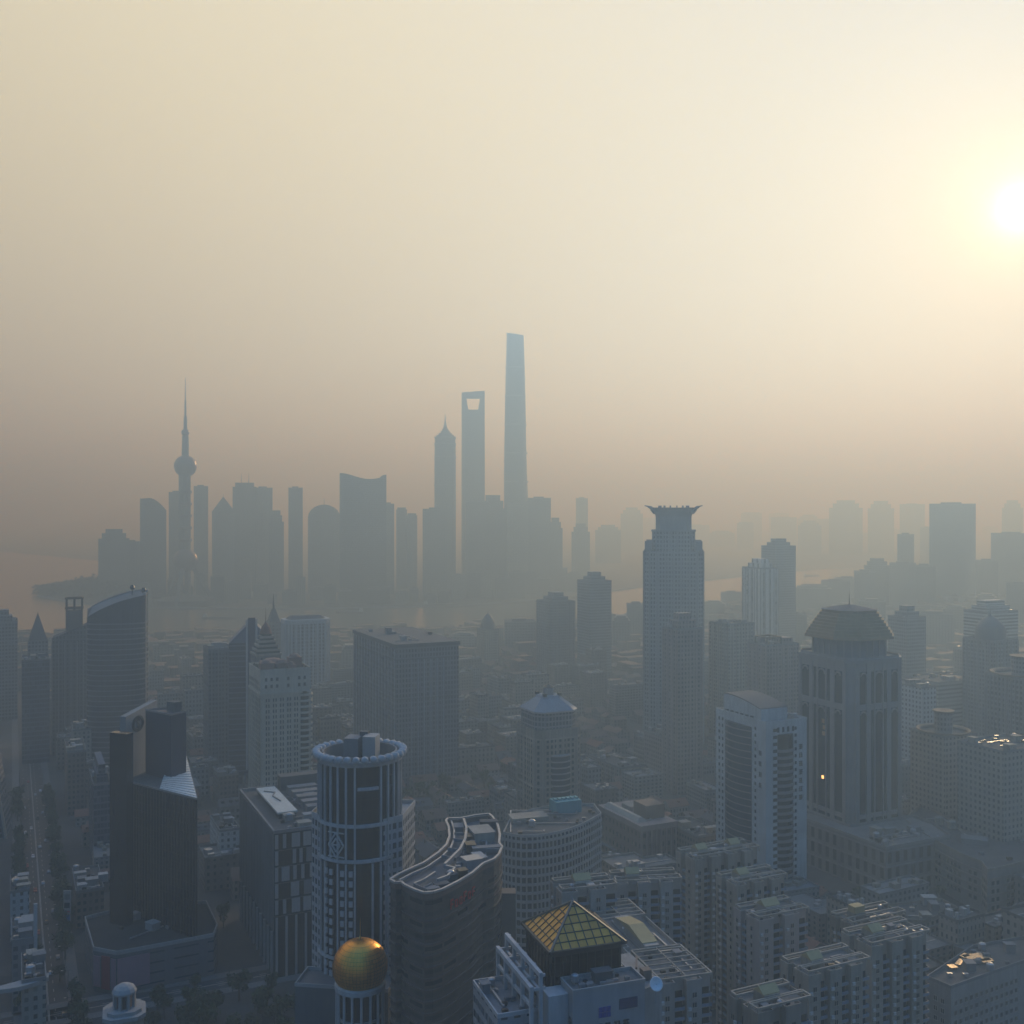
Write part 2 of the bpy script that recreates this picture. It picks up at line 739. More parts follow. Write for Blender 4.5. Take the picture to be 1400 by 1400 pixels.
GROUND = mat('ground_surface', (0.065, 0.066, 0.066), 0.9, 0.8)
ASPHALT = mat('asphalt', (0.05, 0.05, 0.052), 0.7, 0.5)
PAVE = mat('pavement_slabs', (0.16, 0.155, 0.15), 0.8, 0.5)
PAINT = mat('road_paint', (0.55, 0.55, 0.52), 0.6, 0.3)


def ground_mat():
    """far ground reads as closely built blocks: roofs, lanes and trees in patches"""
    nt = GROUND.node_tree
    b = nt.nodes['Principled BSDF']
    t = nt.nodes.new('ShaderNodeTexCoord')
    vo = nt.nodes.new('ShaderNodeTexVoronoi')
    vo.inputs['Scale'].default_value = 0.03
    nt.links.new(t.outputs['Object'], vo.inputs['Vector'])
    c = _mix(nt, vo.outputs['Color'], (0.04, 0.042, 0.044), (0.10, 0.095, 0.09))
    nt.links.new(_weather(nt, c, 0.5), b.inputs['Base Color'])


ground_mat()
NEAR = [(-14000, 2300), (-14000, -400), (14000, -400), (14000, 3900), (2600, 3300), (1240, 2700), (905, 2480), (760, 2560), (640, 2640),
        (480, 2330), (300, 2080), (130, 1900), (-250, 1730), (-600, 1690), (-1000, 1740), (-1500, 1900), (-2600, 2100)]
sheet('ground', [(-14000, -400), (14000, -400), (14000, 23000), (-14000, 23000)], 0, GROUND)

wm = bpy.data.materials.new('river_water')
wm.use_nodes = True
b_ = wm.node_tree.nodes['Principled BSDF']
b_.inputs['Base Color'].default_value = (0.10, 0.10, 0.085, 1)
b_.inputs['Roughness'].default_value = 0.22
t_ = wm.node_tree.nodes.new('ShaderNodeTexCoord')
n_ = _noise(wm.node_tree, t_.outputs['Object'], 0.06, 4)
bp = wm.node_tree.nodes.new('ShaderNodeBump')
bp.inputs['Strength'].default_value = 0.35
bp.inputs['Distance'].default_value = 2.0
wm.node_tree.links.new(n_, bp.inputs['Height'])
wm.node_tree.links.new(bp.outputs[0], b_.inputs['Normal'])

# the river bends round the far bank's tip
RIVER = [(-5200, 2000), (-2600, 1920), (-1500, 1800), (-1000, 1690), (-600, 1640), (-250, 1680), (130, 1850), (300, 2020), (480, 2250), (640, 2560),
         (760, 2500), (905, 2420), (1240, 2640), (2600, 3200), (6000, 3900),
         (6000, 4700), (2600, 4000), (1500, 3700), (1060, 3560), (720, 3180), (330, 2700), (80, 2330), (-120, 2170), (-420, 2110), (-720, 2130), (-920, 2230),
         (-1080, 2420), (-1110, 2650), (-1040, 2950), (-1250, 3700), (-2600, 5200), (-6000, 6500)]
sheet('river', RIVER, 0.4, wm)
quay = MB()
quay.path([(x, y, 1.4) for x, y in RIVER[1:14]], 5, 2.8)
quay.path([(x, y, 1.6) for x, y in RIVER[16:30]], 6, 3.2)
q_ = quay.build('embankment', GREY)
q_['kind'] = 'structure'

# the long street on the left, running away along the grid
ST0, ST1 = Vector((-148, 345)), Vector((-148 - 0.4274 * 900, 345 + 0.904 * 900))


def street(name, a, b, w, cars=True):
    a, b = Vector(a), Vector(b)
    d = (b - a).normalized()
    n = Vector((d.y, -d.x))
    L = (b - a).length
    r = sheet(name, [a - n * w / 2, a + n * w / 2, b + n * w / 2, b - n * w / 2], 0.004, ASPHALT)
    m = MB()
    s = 4.0
    while s < L:
        for o_ in (-w / 6, w / 6):
            p = a + d * s + n * o_
            m.face([(p.x - n.x * 0.1, p.y - n.y * 0.1, 0.008), (p.x + n.x * 0.1, p.y + n.y * 0.1, 0.008),
                    (p.x + n.x * 0.1 + d.x * 3, p.y + n.y * 0.1 + d.y * 3, 0.008), (p.x - n.x * 0.1 + d.x * 3, p.y - n.y * 0.1 + d.y * 3, 0.008)])
        s += 9
    for o_ in (-0.2, 0.2):
        p, q = a + n * o_, b + n * o_
        m.face([(p.x - n.x * 0.08, p.y - n.y * 0.08, 0.008), (p.x + n.x * 0.08, p.y + n.y * 0.08, 0.008),
                (q.x + n.x * 0.08, q.y + n.y * 0.08, 0.008), (q.x - n.x * 0.08, q.y - n.y * 0.08, 0.008)])
    mk = m.build('road_markings', PAINT)
    mk['kind'] = 'structure'
    for sd in (-1, 1):
        k = MB()
        c0, c1 = a + n * sd * (w / 2 + 2.6), b + n * sd * (w / 2 + 2.6)
        k.bar((c0.x, c0.y, 0.0), (c1.x, c1.y, 0.0), 5.0, 0.28)
        o = k.build('pavement', PAVE)
        o['kind'] = 'structure'
    return r


street('street', ST0, ST1, 15)
street('cross_street', (ST0.x + 250, ST0.y + 118 + 90), (ST0.x - 140, ST0.y - 66 + 90), 10)
street('side_street', (212, 430), (212 - 0.4274 * 500, 430 + 0.904 * 500), 11)
FOOT.append([(ST0.x - 14, ST0.y), (ST0.x + 14, ST0.y), (ST1.x + 14, ST1.y), (ST1.x - 14, ST1.y)])

hz = MB()
hz.box(0, 11400, -1.2, 28400, 23800, 646.2)
haze = hz.build('haze', None)
haze.data.materials.clear()
hm = bpy.data.materials.new('haze_air')
hm.use_nodes = True
hm.node_tree.nodes.clear()
ho = hm.node_tree.nodes.new('ShaderNodeOutputMaterial')
pv = hm.node_tree.nodes.new('ShaderNodeVolumePrincipled')
pv.inputs['Color'].default_value = (*HAZE_COLOUR, 1)
pv.inputs['Absorption Color'].default_value = (1, 1, 1, 1)
pv.inputs['Density'].default_value = HAZE_DENSITY
pv.inputs['Anisotropy'].default_value = HAZE_G
hm.node_tree.links.new(pv.outputs[0], ho.inputs['Volume'])
haze.data.materials.append(hm)
haze['kind'] = 'stuff'
# ================================================================== the near towers
# ---- round hotel tower with a ring of white knobs
RT = thing('round_tower', 'round dark glass tower with white ribs and a ring of white roof knobs', 'tower', (X_(492, 375), 375, 0), R(-8))
r_ = 14.2
MB().lathe([(r_, 46), (r_, 113.2), (13.3, 113.2), (13.3, 110.4)], 56).build('glazing', BLACKGLASS, RT)
bodyp = [(-16.6, -3), (-11, -9), (11, -9), (16.2, -3), (16.2, 16), (-16.6, 16)]
MB().prism(bodyp, 0, 92).build('rear_wing', facade('wing_grid', (0.36, 0.38, 0.40), (0.015, 0.02, 0.03), 2.4, 3.4, 0.62, 0.6), RT)
parapet(RT, bodyp, 92, WHITE, 1.4)
MB().lathe([(r_, 0), (r_, 46)], 56).build('base_glazing', BLACKGLASS, RT)
rib = MB().box(0, 0, 0, 0.62, 0.9, 33.0, 0, False).mesh('rib', WHITE)
ribl = MB().box(0, 0, 0, 0.62, 0.9, 78.0, 0, False).mesh('rib', WHITE)
NR = 30
for k in range(NR):
    a = 2 * math.pi * k / NR + 0.06
    deg = (math.degrees(a) - 270 + 540) % 360 - 180
    if not (14 < deg < 40 and abs(deg - 27) > 4):
        o = link_mesh('rib', rib, RT)
        o.location = ((r_ + 0.25) * math.cos(a), (r_ + 0.25) * math.sin(a), 79.6)
        o.rotation_euler = (0, 0, a + math.pi / 2)
    if abs(deg) > 30 or abs(deg) < 8 or k % 2:
        o = link_mesh('rib', ribl, RT)
        o.location = ((r_ + 0.2) * math.cos(a), (r_ + 0.2) * math.sin(a), 1)
        o.rotation_euler = (0, 0, a + math.pi / 2)
for z, h in ((91.4, 1.1), (79.4, 1.1), (46.0, 1.0), (112.0, 1.3)):
    MB().lathe([(r_, z), (r_ + 0.75, z), (r_ + 0.75, z + h), (r_, z + h)], 56).build('ring_beam', WHITE, RT)
b = MB()
for k in range(9):
    a0, a1 = R(-90 + 13 + k * 3.2), R(-90 + 13 + (k + 1) * 3.2)
    b.bar(((r_ + 0.35) * math.cos(a0), (r_ + 0.35) * math.sin(a0), 104.6), ((r_ + 0.35) * math.cos(a1), (r_ + 0.35) * math.sin(a1), 104.6), 0.9, 1.0)
b.build('ring_beam', WHITE, RT)
spand = MB().box(0, 0, 0, 1.35, 0.7, 1.9, 0, True).mesh('spandrel_block', WHITE)
for deg in (-36, -26, -8, 4, 58, 66):
    a = R(-90 + deg)
    for k in range(23):
        z = 47.6 + k * 3.4 if k < 9 else 3.0 + (k - 9) * 3.1
        if z > 78 or (k < 9 and z < 47):
            continue
        o = link_mesh('spandrel_block', spand, RT)
        o.location = ((r_ + 0.3) * math.cos(a), (r_ + 0.3) * math.sin(a), z)
        o.rotation_euler = (0, 0, a + math.pi / 2)
orn = MB()
for dz, dl in ((0, 1), (1, 0)):
    pass
ao = R(-90 - 17)
cx, cy = (r_ + 0.5) * math.cos(ao), (r_ + 0.5) * math.sin(ao)
tx, ty = -math.sin(ao), math.cos(ao)


def op(u, z):
    return (cx + tx * u, cy + ty * u, z)


for q in (1.0, 0.55):
    orn.path([op(-3.0 * q, 85.4), op(0, 85.4 - 4.3 * q), op(3.0 * q, 85.4), op(0, 85.4 + 4.3 * q)], 0.5, 0.5, True)
orn.bar(op(-3.2, 81.4), op(3.2, 81.4), 0.4).bar(op(-3.2, 89.6), op(3.2, 89.6), 0.4).bar(op(-1.5, 85.4), op(1.5, 85.4), 0.4)
orn.build('diamond_ornament', WHITE, RT)
knob = MB().lathe([(0.01, -1.5), (1.0, -1.35), (1.22, -0.6), (1.22, 0.8), (0.9, 1.2), (0.01, 1.3)], 12).mesh('roof_knob', WHITE, True)
for k in range(32):
    a = 2 * math.pi * k / 32
    o = link_mesh('roof_knob', knob, RT)
    o.location = (15.4 * math.cos(a), 15.4 * math.sin(a), 114.6)
    o.rotation_euler = (0, R(90), a)
MB().lathe([(14.0, 113.4), (16.3, 113.4), (16.3, 114.0), (14.0, 114.0)], 48).build('roof_ring', PALE, RT)
MB().lathe([(12.8, 110.5), (13.2, 110.5), (13.2, 115.0), (12.6, 115.0), (12.6, 110.5)], 48).build('parapet', GREY, RT)
MB().lathe([(13.2, 110.4), (0.02, 110.6)], 40).build('roof', DARKGREY, RT)
b = MB().box(-2.6, 1, 110, 5.2, 7, 9.2).build('lift_house', GREY, RT)
b = MB().box(3.7, 1.6, 110, 4.6, 6.5, 9.8).build('lift_house', PALE, RT)
b = MB().box(0.6, 4.2, 110, 3, 3, 10.6).build('plant_room', DARKGREY, RT)
SOUTH = MB().prism(rect(-16, -22, 16, -9), 0, 40).build('podium', mat('hotel_podium', (0.12, 0.13, 0.14), 0.7, 0.4), RT)
parapet(RT, rect(-16, -22, 16, -9), 40, PALE, 1.2)
keep(RT, rect(-19, -40, 19, 18))
mark(RT, 'the round ribbed tower')

# ---- the gold dome on its columned drum
GD = thing('domed_rotunda', 'gold panelled dome on a drum of white columns in front of the round ribbed tower', 'rotunda', (X_(492.5, 335), 335, 0))
Rd = 8.7
prof = [(Rd * math.cos(R(t)), 55.6 + Rd * 0.98 * math.sin(R(t))) for t in range(-32, 91, 6)]
prof[-1] = (0.02, prof[-1][1])
dm = bpy.data.materials.new('gold_panels')
dm.use_nodes = True
nt = dm.node_tree
bs = nt.nodes['Principled BSDF']
bs.inputs['Metallic'].default_value = 0.9
uvn = nt.nodes.new('ShaderNodeUVMap')
sp = nt.nodes.new('ShaderNodeSeparateXYZ')
nt.links.new(uvn.outputs[0], sp.inputs[0])
tcx = nt.nodes.new('ShaderNodeTexCoord')
spo = nt.nodes.new('ShaderNodeSeparateXYZ')
nt.links.new(tcx.outputs['Object'], spo.inputs[0])
ang = _nm(nt, 'DIVIDE', _nm(nt, 'ARCTAN2', spo.outputs[1], spo.outputs[0]), 2 * math.pi / 48)
el = _nm(nt, 'DIVIDE', spo.outputs[2], 1.05)
ln = _nm(nt, 'MAXIMUM', _nm(nt, 'LESS_THAN', _nm(nt, 'FRACT', ang), 0.09), _nm(nt, 'LESS_THAN', _nm(nt, 'FRACT', el), 0.1))
cc = nt.nodes.new('ShaderNodeCombineXYZ')
nt.links.new(_nm(nt, 'FLOOR', ang), cc.inputs[0])
nt.links.new(_nm(nt, 'FLOOR', el), cc.inputs[1])
wz = nt.nodes.new('ShaderNodeTexWhiteNoise')
nt.links.new(cc.outputs[0], wz.inputs['Vector'])
gcol = _mix(nt, wz.outputs['Value'], (0.72, 0.33, 0.05), (0.92, 0.46, 0.08))
nt.links.new(_mix(nt, ln, gcol, (0.40, 0.20, 0.04)), bs.inputs['Base Color'])
nt.links.new(_nm(nt, 'ADD', 0.28, _nm(nt, 'MULTIPLY', wz.outputs['Value'], 0.22)), bs.inputs['Roughness'])
MB().lathe(prof, 48).build('dome', dm, GD, smooth=True)
MB().lathe([(0.35, 64.0), (0.5, 64.6), (0.15, 65.2), (0.12, 69), (0.01, 71)], 10).build('finial', GOLD, GD)
MB().lathe([(6.6, 0), (6.6, 50.4)], 36).build('drum', BLACKGLASS, GD)
MB().lathe([(6.6, 49.2), (8.0, 49.2), (8.0, 50.6), (7.4, 51.0), (6.5, 51.0)], 40).build('cornice', WHITE, GD)
colm = MB().lathe([(0.62, 0), (0.5, 1), (0.42, 48), (0.62, 49.2)], 10).mesh('column', WHITE)
for k in range(16):
    a = 2 * math.pi * (k + 0.5) / 16
    o = link_mesh('column', colm, GD)
    o.location = (7.35 * math.cos(a), 7.35 * math.sin(a), 0)
b = MB()
for z in (10, 20, 30, 40):
    b.lathe([(6.6, z), (7.1, z), (7.1, z + 0.8), (6.6, z + 0.8)], 36)
b.build('floor_band', PALE, GD)
mark(GD, 'the gold dome')

# ---- long S-shaped brown tower
zS = 90.0
SP = [(534, 1205), (545, 1198), (560, 1191), (580, 1182), (600, 1168), (611, 1157), (615, 1146), (614, 1133), (610, 1124), (613, 1121), (630, 1121),
      (650, 1117), (668, 1115), (673, 1119), (680, 1130), (683, 1143), (682, 1155), (686, 1160), (682, 1170), (675, 1177), (660, 1183), (645, 1196),
      (625, 1208), (605, 1218), (592, 1222), (580, 1223), (568, 1219), (553, 1212), (549, 1208), (541, 1209)]
sp_w = [P(x, y, zS) for x, y in SP][::-1]
cxs = sum(p[0] for p in sp_w) / len(sp_w)
cys = sum(p[1] for p in sp_w) / len(sp_w)
SB = thing('curved_tower', 'brown tower with a long S-curved roof edged by pale rails and a red sign', 'tower', (cxs, cys, 0))
sl_ = [(p[0] - cxs, p[1] - cys) for p in sp_w]
if sum(sl_[i - 1][0] * sl_[i][1] - sl_[i][0] * sl_[i - 1][1] for i in range(len(sl_))) < 0:
    sl_.reverse()
SBW = facade('brown_strip_facade', (0.085, 0.075, 0.07), (0.03, 0.032, 0.036), 6.6, 3.3, 0.86, 0.36, 0.35, 0.55, 0.25)
MB().prism(sl_, 0, zS - 1.5, False).build('wall', SBW, SB)
MB().face([(x, y, zS - 1.5) for x, y in sl_]).build('roof', mat('curved_roof_deck', (0.11, 0.115, 0.125), 0.85, 0.8), SB)
parapet(SB, sl_, zS - 1.5, BROWN, 1.5, 0.5)
bd = MB()
bands(bd, sl_, 6, zS - 6, 3.3, 0.55, 0.35)
bd.build('floor_band', mat('umber_band', (0.10, 0.085, 0.078), 0.7, 0.4), SB)
rail = MB().path([(x, y, zS + 0.5) for x, y in offset(sl_, 0.1)], 0.75, 0.6, True).build('roof_rail', STEEL, SB)


def L2(px, py, z=zS, o=None):
    p = P(px, py, z)
    return (p[0] - cxs, p[1] - cys, z)


def lpath(name, pix, z, w, m, h=None, closed=False):
    return MB().path([(*L2(x, y)[:2], z) for x, y in pix], w, h, closed).build(name, m, SB)


lpath('roof_rail', [(617, 1122), (621, 1134), (621, 1147), (616, 1159), (604, 1171), (584, 1185), (563, 1194), (546, 1203)], zS - 0.2, 0.6, STEEL)
lpath('roof_rail', [(634, 1124), (638, 1137), (636, 1152), (629, 1166), (616, 1179), (608, 1187)], zS + 0.6, 0.8, STEEL, 1.6)
lpath('roof_rail', [(608, 1187), (622, 1190), (612, 1201), (598, 1206)], zS + 0.4, 0.7, STEEL, 1.2)
lpath('roof_rail', [(595, 1195), (580, 1205), (566, 1211)], zS + 0.3, 0.6, STEEL, 1.0)
for a_, b__ in (((612, 1162), (633, 1164)), ((604, 1172), (624, 1176)), ((621, 1141), (637, 1141)), ((620, 1149), (636, 1151)), ((648, 1163), (683, 1163)), ((566, 1211), (585, 1219)), ((578, 1216), (590, 1210))):
    lpath('roof_beam', [a_, b__], zS + 0.2, 0.45, GREY, 1.0)
for px_, py_, sx, sy, h, m_, ro in ((658, 1141, 7, 9, 3.2, CREAM, 0.3), (645, 1144, 4, 5, 2.2, DARKSTEEL, 0.3), (643, 1158, 3, 4, 2.6, DARKSTEEL, 0.2), (665, 1161, 9, 2.4, 2.2, GREY, 0.2),
                                 (645, 1178, 5.5, 4.5, 2.6, STEEL, 0.5), (632, 1196, 2.6, 2.6, 3.0, DARKSTEEL, 0.4), (668, 1126, 6, 3, 2.4, DARKGREY, 0.1), (618, 1196, 3, 3, 1.8, DARKGREY, 0.4),
                                 (603, 1208, 4, 3, 1.6, DARKGREY, 0.5), (590, 1214, 4, 2.4, 1.5, GREY, 0.5), (655, 1170, 3, 6, 1.6, PALE, 0.4), (627, 1130, 3, 5, 1.8, GREY, 0.1)):
    x, y, _ = L2(px_, py_)
    bb = MB().box(x, y, zS - 1.5, sx, sy, h, ro)
    bb.box(x, y, zS - 1.5 + h, sx + 0.4, sy + 0.4, 0.2, ro)
    bb.build('plant_room', m_, SB)
roof_clutter(SB, [L2(*q)[:2] for q in ((640, 1125), (675, 1130), (672, 1160), (630, 1195), (600, 1208), (620, 1180))][::-1], zS - 1.5, 22, 5, 0, 1, 0.9, 4)
# red lettering high on the near long wall
pA, pB = L2(612, 1214.5), L2(650, 1192)
dv = Vector((pB[0] - pA[0], pB[1] - pA[1], 0))
dn = Vector((dv.y, -dv.x, 0)).normalized()
RED = mat('red_sign_paint', (0.42, 0.035, 0.03), 0.5, 0.15)
letters = MB()
for k in range(6):
    o = Vector((pA[0], pA[1], zS - 6.4)) + dv * (0.06 + k * 0.155) + dn * 0.55
    e = dv.normalized()
    hgt = (2.6, 1.8, 1.8, 2.6, 1.8, 2.4)[k]
    letters.bar(o, o + Vector((0, 0, hgt)), 0.4)
    if k in (0, 3, 5):
        letters.bar(o + Vector((0, 0, hgt)), o + e * 1.2 + Vector((0, 0, hgt)), 0.4)
        letters.bar(o + Vector((0, 0, hgt / 2)), o + e * 1.1 + Vector((0, 0, hgt / 2)), 0.35)
    else:
        letters.bar(o + e * 1.2, o + e * 1.2 + Vector((0, 0, hgt)), 0.4)
        letters.bar(o + Vector((0, 0, hgt)), o + e * 1.2 + Vector((0, 0, hgt)), 0.4)
        letters.bar(o, o + e * 1.2, 0.4)
letters.build('sign_lettering', RED, SB)
x, y, _ = L2(691, 1163)
bb = MB().box(x + 1.0, y + 3, 0, 4.6, 5, 76)
bb.build('stair_shaft', BROWN, SB)
keep(SB, sl_)
mark(SB, 'the S-curved brown tower')

# ---- white tower with the amber glass pyramid, close below the camera
PR = R(19.5)
PT = thing('pyramid_tower', 'white office tower crowned by an amber glass pyramid over a dark drum', 'tower', (9.3, 249, 0), PR)
mainp = rect(-3, 0, 22, 22)
WT = facade('white_office_wall', (0.31, 0.325, 0.335), (0.02, 0.026, 0.034), 3.2, 3.5, 0.5, 0.5, 0.45)
MB().prism(mainp, 0, 86, False).build('wall', WT, PT)
MB().face([(x, y, 86) for x, y in mainp]).build('roof', ROOFC, PT)
parapet(PT, mainp, 86, WHITE, 1.1)
drum = chamfer(0.3, 0.3, 18.2, 18.2, 0.6)
MB().prism(drum, 86, 95.4).build('drum', glass('drum_glass', (0.012, 0.013, 0.016), 1.5, 3.1), PT)
b = MB()
piers(b, drum, 86, 95.4, 2.2, 0.25, 0.15)
b.prism(offset(drum, 0.3), 94.6, 95.4)
b.build('drum_frame', DARKSTEEL, PT)
AMB = facade('amber_roof_glass', (0.05, 0.04, 0.02), (0.52, 0.35, 0.10), 1, 1, 2, 2, 0.35, 0.3, 0.16)
ap = (9.25, 9.25, 103.4)
e0 = 95.9
eav = [(-0.5, -0.5, e0), (19, -0.5, e0), (19, 19, e0), (-0.5, 19, e0)]
pm = bpy.data.materials.new('amber_glazing')
pm.use_nodes = True
nt = pm.node_tree
bs = nt.nodes['Principled BSDF']
uvn = nt.nodes.new('ShaderNodeUVMap')
sp = nt.nodes.new('ShaderNodeSeparateXYZ')
nt.links.new(uvn.outputs[0], sp.inputs[0])
cc = nt.nodes.new('ShaderNodeCombineXYZ')
nt.links.new(_nm(nt, 'FLOOR', _nm(nt, 'DIVIDE', sp.outputs[0], 2.2)), cc.inputs[0])
nt.links.new(_nm(nt, 'FLOOR', _nm(nt, 'DIVIDE', sp.outputs[1], 2.2)), cc.inputs[1])
wz = nt.nodes.new('ShaderNodeTexWhiteNoise')
nt.links.new(cc.outputs[0], wz.inputs['Vector'])
nt.links.new(_mix(nt, wz.outputs['Value'], (0.52, 0.24, 0.03), (0.72, 0.36, 0.05)), bs.inputs['Base Color'])
nt.links.new(_nm(nt, 'ADD', 0.22, _nm(nt, 'MULTIPLY', wz.outputs['Value'], 0.2)), bs.inputs['Roughness'])
bs.inputs['Metallic'].default_value = 0.2
for k in range(4):
    p, q = eav[k], eav[(k + 1) % 4]
    mid = Vector(((p[0] + q[0]) / 2, (p[1] + q[1]) / 2, e0))
    hl = (Vector(ap) - mid).length
    f = MB()
    f.face([p, q, ap], [(-9.75, 0), (9.75, 0), (0, hl)])
    f.build('pyramid_face', pm, PT)
    g = MB()
    for i in range(-4, 5):
        u = i * 2.2
        t = 1 - abs(u) / 9.75
        s0 = mid + (Vector(q) - Vector(p)).normalized() * u
        s1 = s0 + (Vector(ap) - mid) * t
        g.bar(s0 + Vector((0, 0, 0.08)), s1 + Vector((0, 0, 0.08)), 0.2, 0.2)
    for i in range(1, 6):
        t = i * 2.2 / hl
        if t < 1:
            w_ = 9.75 * (1 - t)
            c_ = mid + (Vector(ap) - mid) * t
            e_ = (Vector(q) - Vector(p)).normalized()
            g.bar(c_ - e_ * w_ + Vector((0, 0, 0.08)), c_ + e_ * w_ + Vector((0, 0, 0.08)), 0.2, 0.2)
    g.build('glazing_bars', DARKSTEEL, PT)
for k in range(4):
    MB().bar((eav[k][0], eav[k][1], e0 + 0.15), (ap[0], ap[1], ap[2] + 0.15), 0.5, 0.45).build('hip_beam', mat('bronze_beam', (0.16, 0.15, 0.13), 0.4, 0.3, 0.4), PT)
MB().path(eav, 0.7, 0.6, True).build('eaves', DARKSTEEL, PT)
MB().lathe([(0.25, 103.4), (0.1, 104.5), (0.06, 108.5), (0.01, 109)], 8, 9.25, 9.25).build('finial', STEEL, PT)
fb = rect(2.3, -7.4, 20.6, -0.1)
MB().prism(fb, 0, 89, False).build('front_wall', mat('white_panel_wall', (0.31, 0.325, 0.335), 0.75, 0.45), PT)
MB().face([(x, y, 89) for x, y in fb]).build('front_roof', ROOFC, PT)
parapet(PT, fb, 89, PALE, 0.8)
for x in (4.6, 6.0):
    b = MB().box(2.28, -6 + (x - 4.6) * 2, 80, 0.2, 1.2, 3).build('window', SHOPGLASS, PT)
# the emblem and the row of characters on the front wall
b = MB()
for i in range(3):
    for j in range(2):
        b.box(9.2 + i * 1.05, -7.5, 82.4 + j * 1.3, 0.9, 0.2, 1.15)
b.build('emblem', mat('emblem_blue', (0.02, 0.06, 0.30), 0.4, 0.1), PT)


def glyphs(root, name, o, e, n, size, step, m, seed, up_=Vector((0, 0, 1))):
    """dark sign characters of a few strokes each"""
    r = random.Random(seed)
    o, e = Vector(o), Vector(e).normalized()
    for k in range(n):
        b = MB()
        c = o + (e if step > 0 else -up_) * abs(step) * k
        for j in range(3):
            h = size * (0.1 + 0.4 * j)
            w0, w1 = r.uniform(0, 0.15), r.uniform(0.8, 1.0)
            b.bar(c + e * size * w0 + up_ * h, c + e * size * w1 + up_ * h, size * 0.14)
        for j in range(2):
            x = size * (0.25 + 0.45 * j + r.uniform(-0.1, 0.1))
            b.bar(c + e * x + up_ * size * r.uniform(-0.05, 0.15), c + e * x + up_ * size * 1.0, size * 0.14)
        b.build(name, m, root)


SIGNDARK = mat('dark_sign_letters', (0.03, 0.035, 0.04), 0.5, 0.1)
glyphs(PT, 'sign_character', (5.4, -7.55, 79.2), (1, 0, 0), 5, 1.9, 2.35, SIGNDARK, 4)
b = MB().box(16.3, -7.5, 83.6, 4.6, 0.25, 2.4).build('window', glass('blue_plate', (0.05, 0.07, 0.16), 1.2, 1.2), PT)
b = MB()
b.box(11.4, -3.3, 89, 4.4, 2.6, 2.4).box(11.4, -3.3, 91.4, 4.8, 3.0, 0.2)
b.build('plant_room', DARKGREY, PT)
roof_clutter(PT, rect(3, -7, 20, -0.6), 89, 9, 3, 0, 1, 0.6, 3)
roof_clutter(PT, rect(19, 1, 22, 21), 86, 6, 4, 0, 0, 0.6, 1)
col = rect(-2.7, -5, 2.2, -0.1)
MB().prism(col, 0, 88).build('corner_pier', WHITE, PT)
# open white frames along the side
fr = MB()
for x, z in ((-4.0, 92.6), (-6.3, 89.6)):
    fr.bar((x, -3.6, z), (x, 21, z), 0.9, 1.1)
    for y in (-3.2, 2.8, 8.8, 14.8, 20.6):
        fr.bar((x, y, 80), (x, y, z), 0.8, 0.8)
        fr.bar((x, y, z - 0.2), (-2.9, y, z - 0.2), 0.5, 0.6)
    fr.bar((x, -3.6, z - 4), (x, 21, z - 4), 0.6, 0.7)
fr.build('roof_frame', WHITE, PT)
wing = rect(-13, 1.0, -3.05, 20)
MB().prism(wing, 0, 82, False).build('wing_wall', WT, PT)
MB().face([(x, y, 82) for x, y in wing]).build('wing_roof', mat('terrace_slabs', (0.20, 0.21, 0.22), 0.85, 0.6), PT)
parapet(PT, wing, 82, WHITE, 1.0)
roof_clutter(PT, wing, 82, 12, 8, 1, 1, 0.6, 3)
pn = Parts(PT, 'window')
wmw = win_mesh(1.5, 1.9, SHOPGLASS, PALE)
windows_on(pn, (-13, 20), (-13, 1), 60, 82, 3.4, 2.6, 1.5, 1.9, wmw)
windows_on(pn, (-13, 1), (-3.05, 1), 60, 82, 3.4, 2.4, 1.5, 1.9, wmw)
pn.finish()
rb = [(20.7, -6), (27, -3.6), (27, 14), (22.1, 14)]
MB().prism(rb, 0, 86.5).build('side_wing', mat('stained_white_wall', (0.27, 0.27, 0.26), 0.85, 0.9), PT)
b = MB()
b.box(24, -1, 86.5, 2.2, 2.2, 2.5)
b.bar((23, 2, 88), (26, 8, 88), 0.5)
b.build('roof_pipe', BROWN, PT)
keep(PT, rect(-14, -9, 28, 24))
mark(PT, 'the amber pyramid')

dish = thing('satellite_dish', 'white satellite dish on the roof edge beside the amber pyramid', 'dish', (X_(896, 243), 243, 86.5))
b = MB().lathe([(0.02, 0), (0.7, 0.08), (1.2, 0.3), (1.6, 0.6), (1.55, 0.66), (1.15, 0.38), (0.7, 0.16), (0.02, 0.08)], 24)
o = b.build('reflector', mat('dish_white', (0.75, 0.76, 0.76), 0.5, 0.1), dish, smooth=True)
o.location = (0, 0, 4.6)
o.rotation_euler = (R(62), 0, R(18))
MB().bar((0, 0.3, 0), (0, 0.3, 4.6), 0.25).bar((0, 0.3, 4.4), (0.3, -1.4, 5.2), 0.08).build('mast', STEEL, dish)

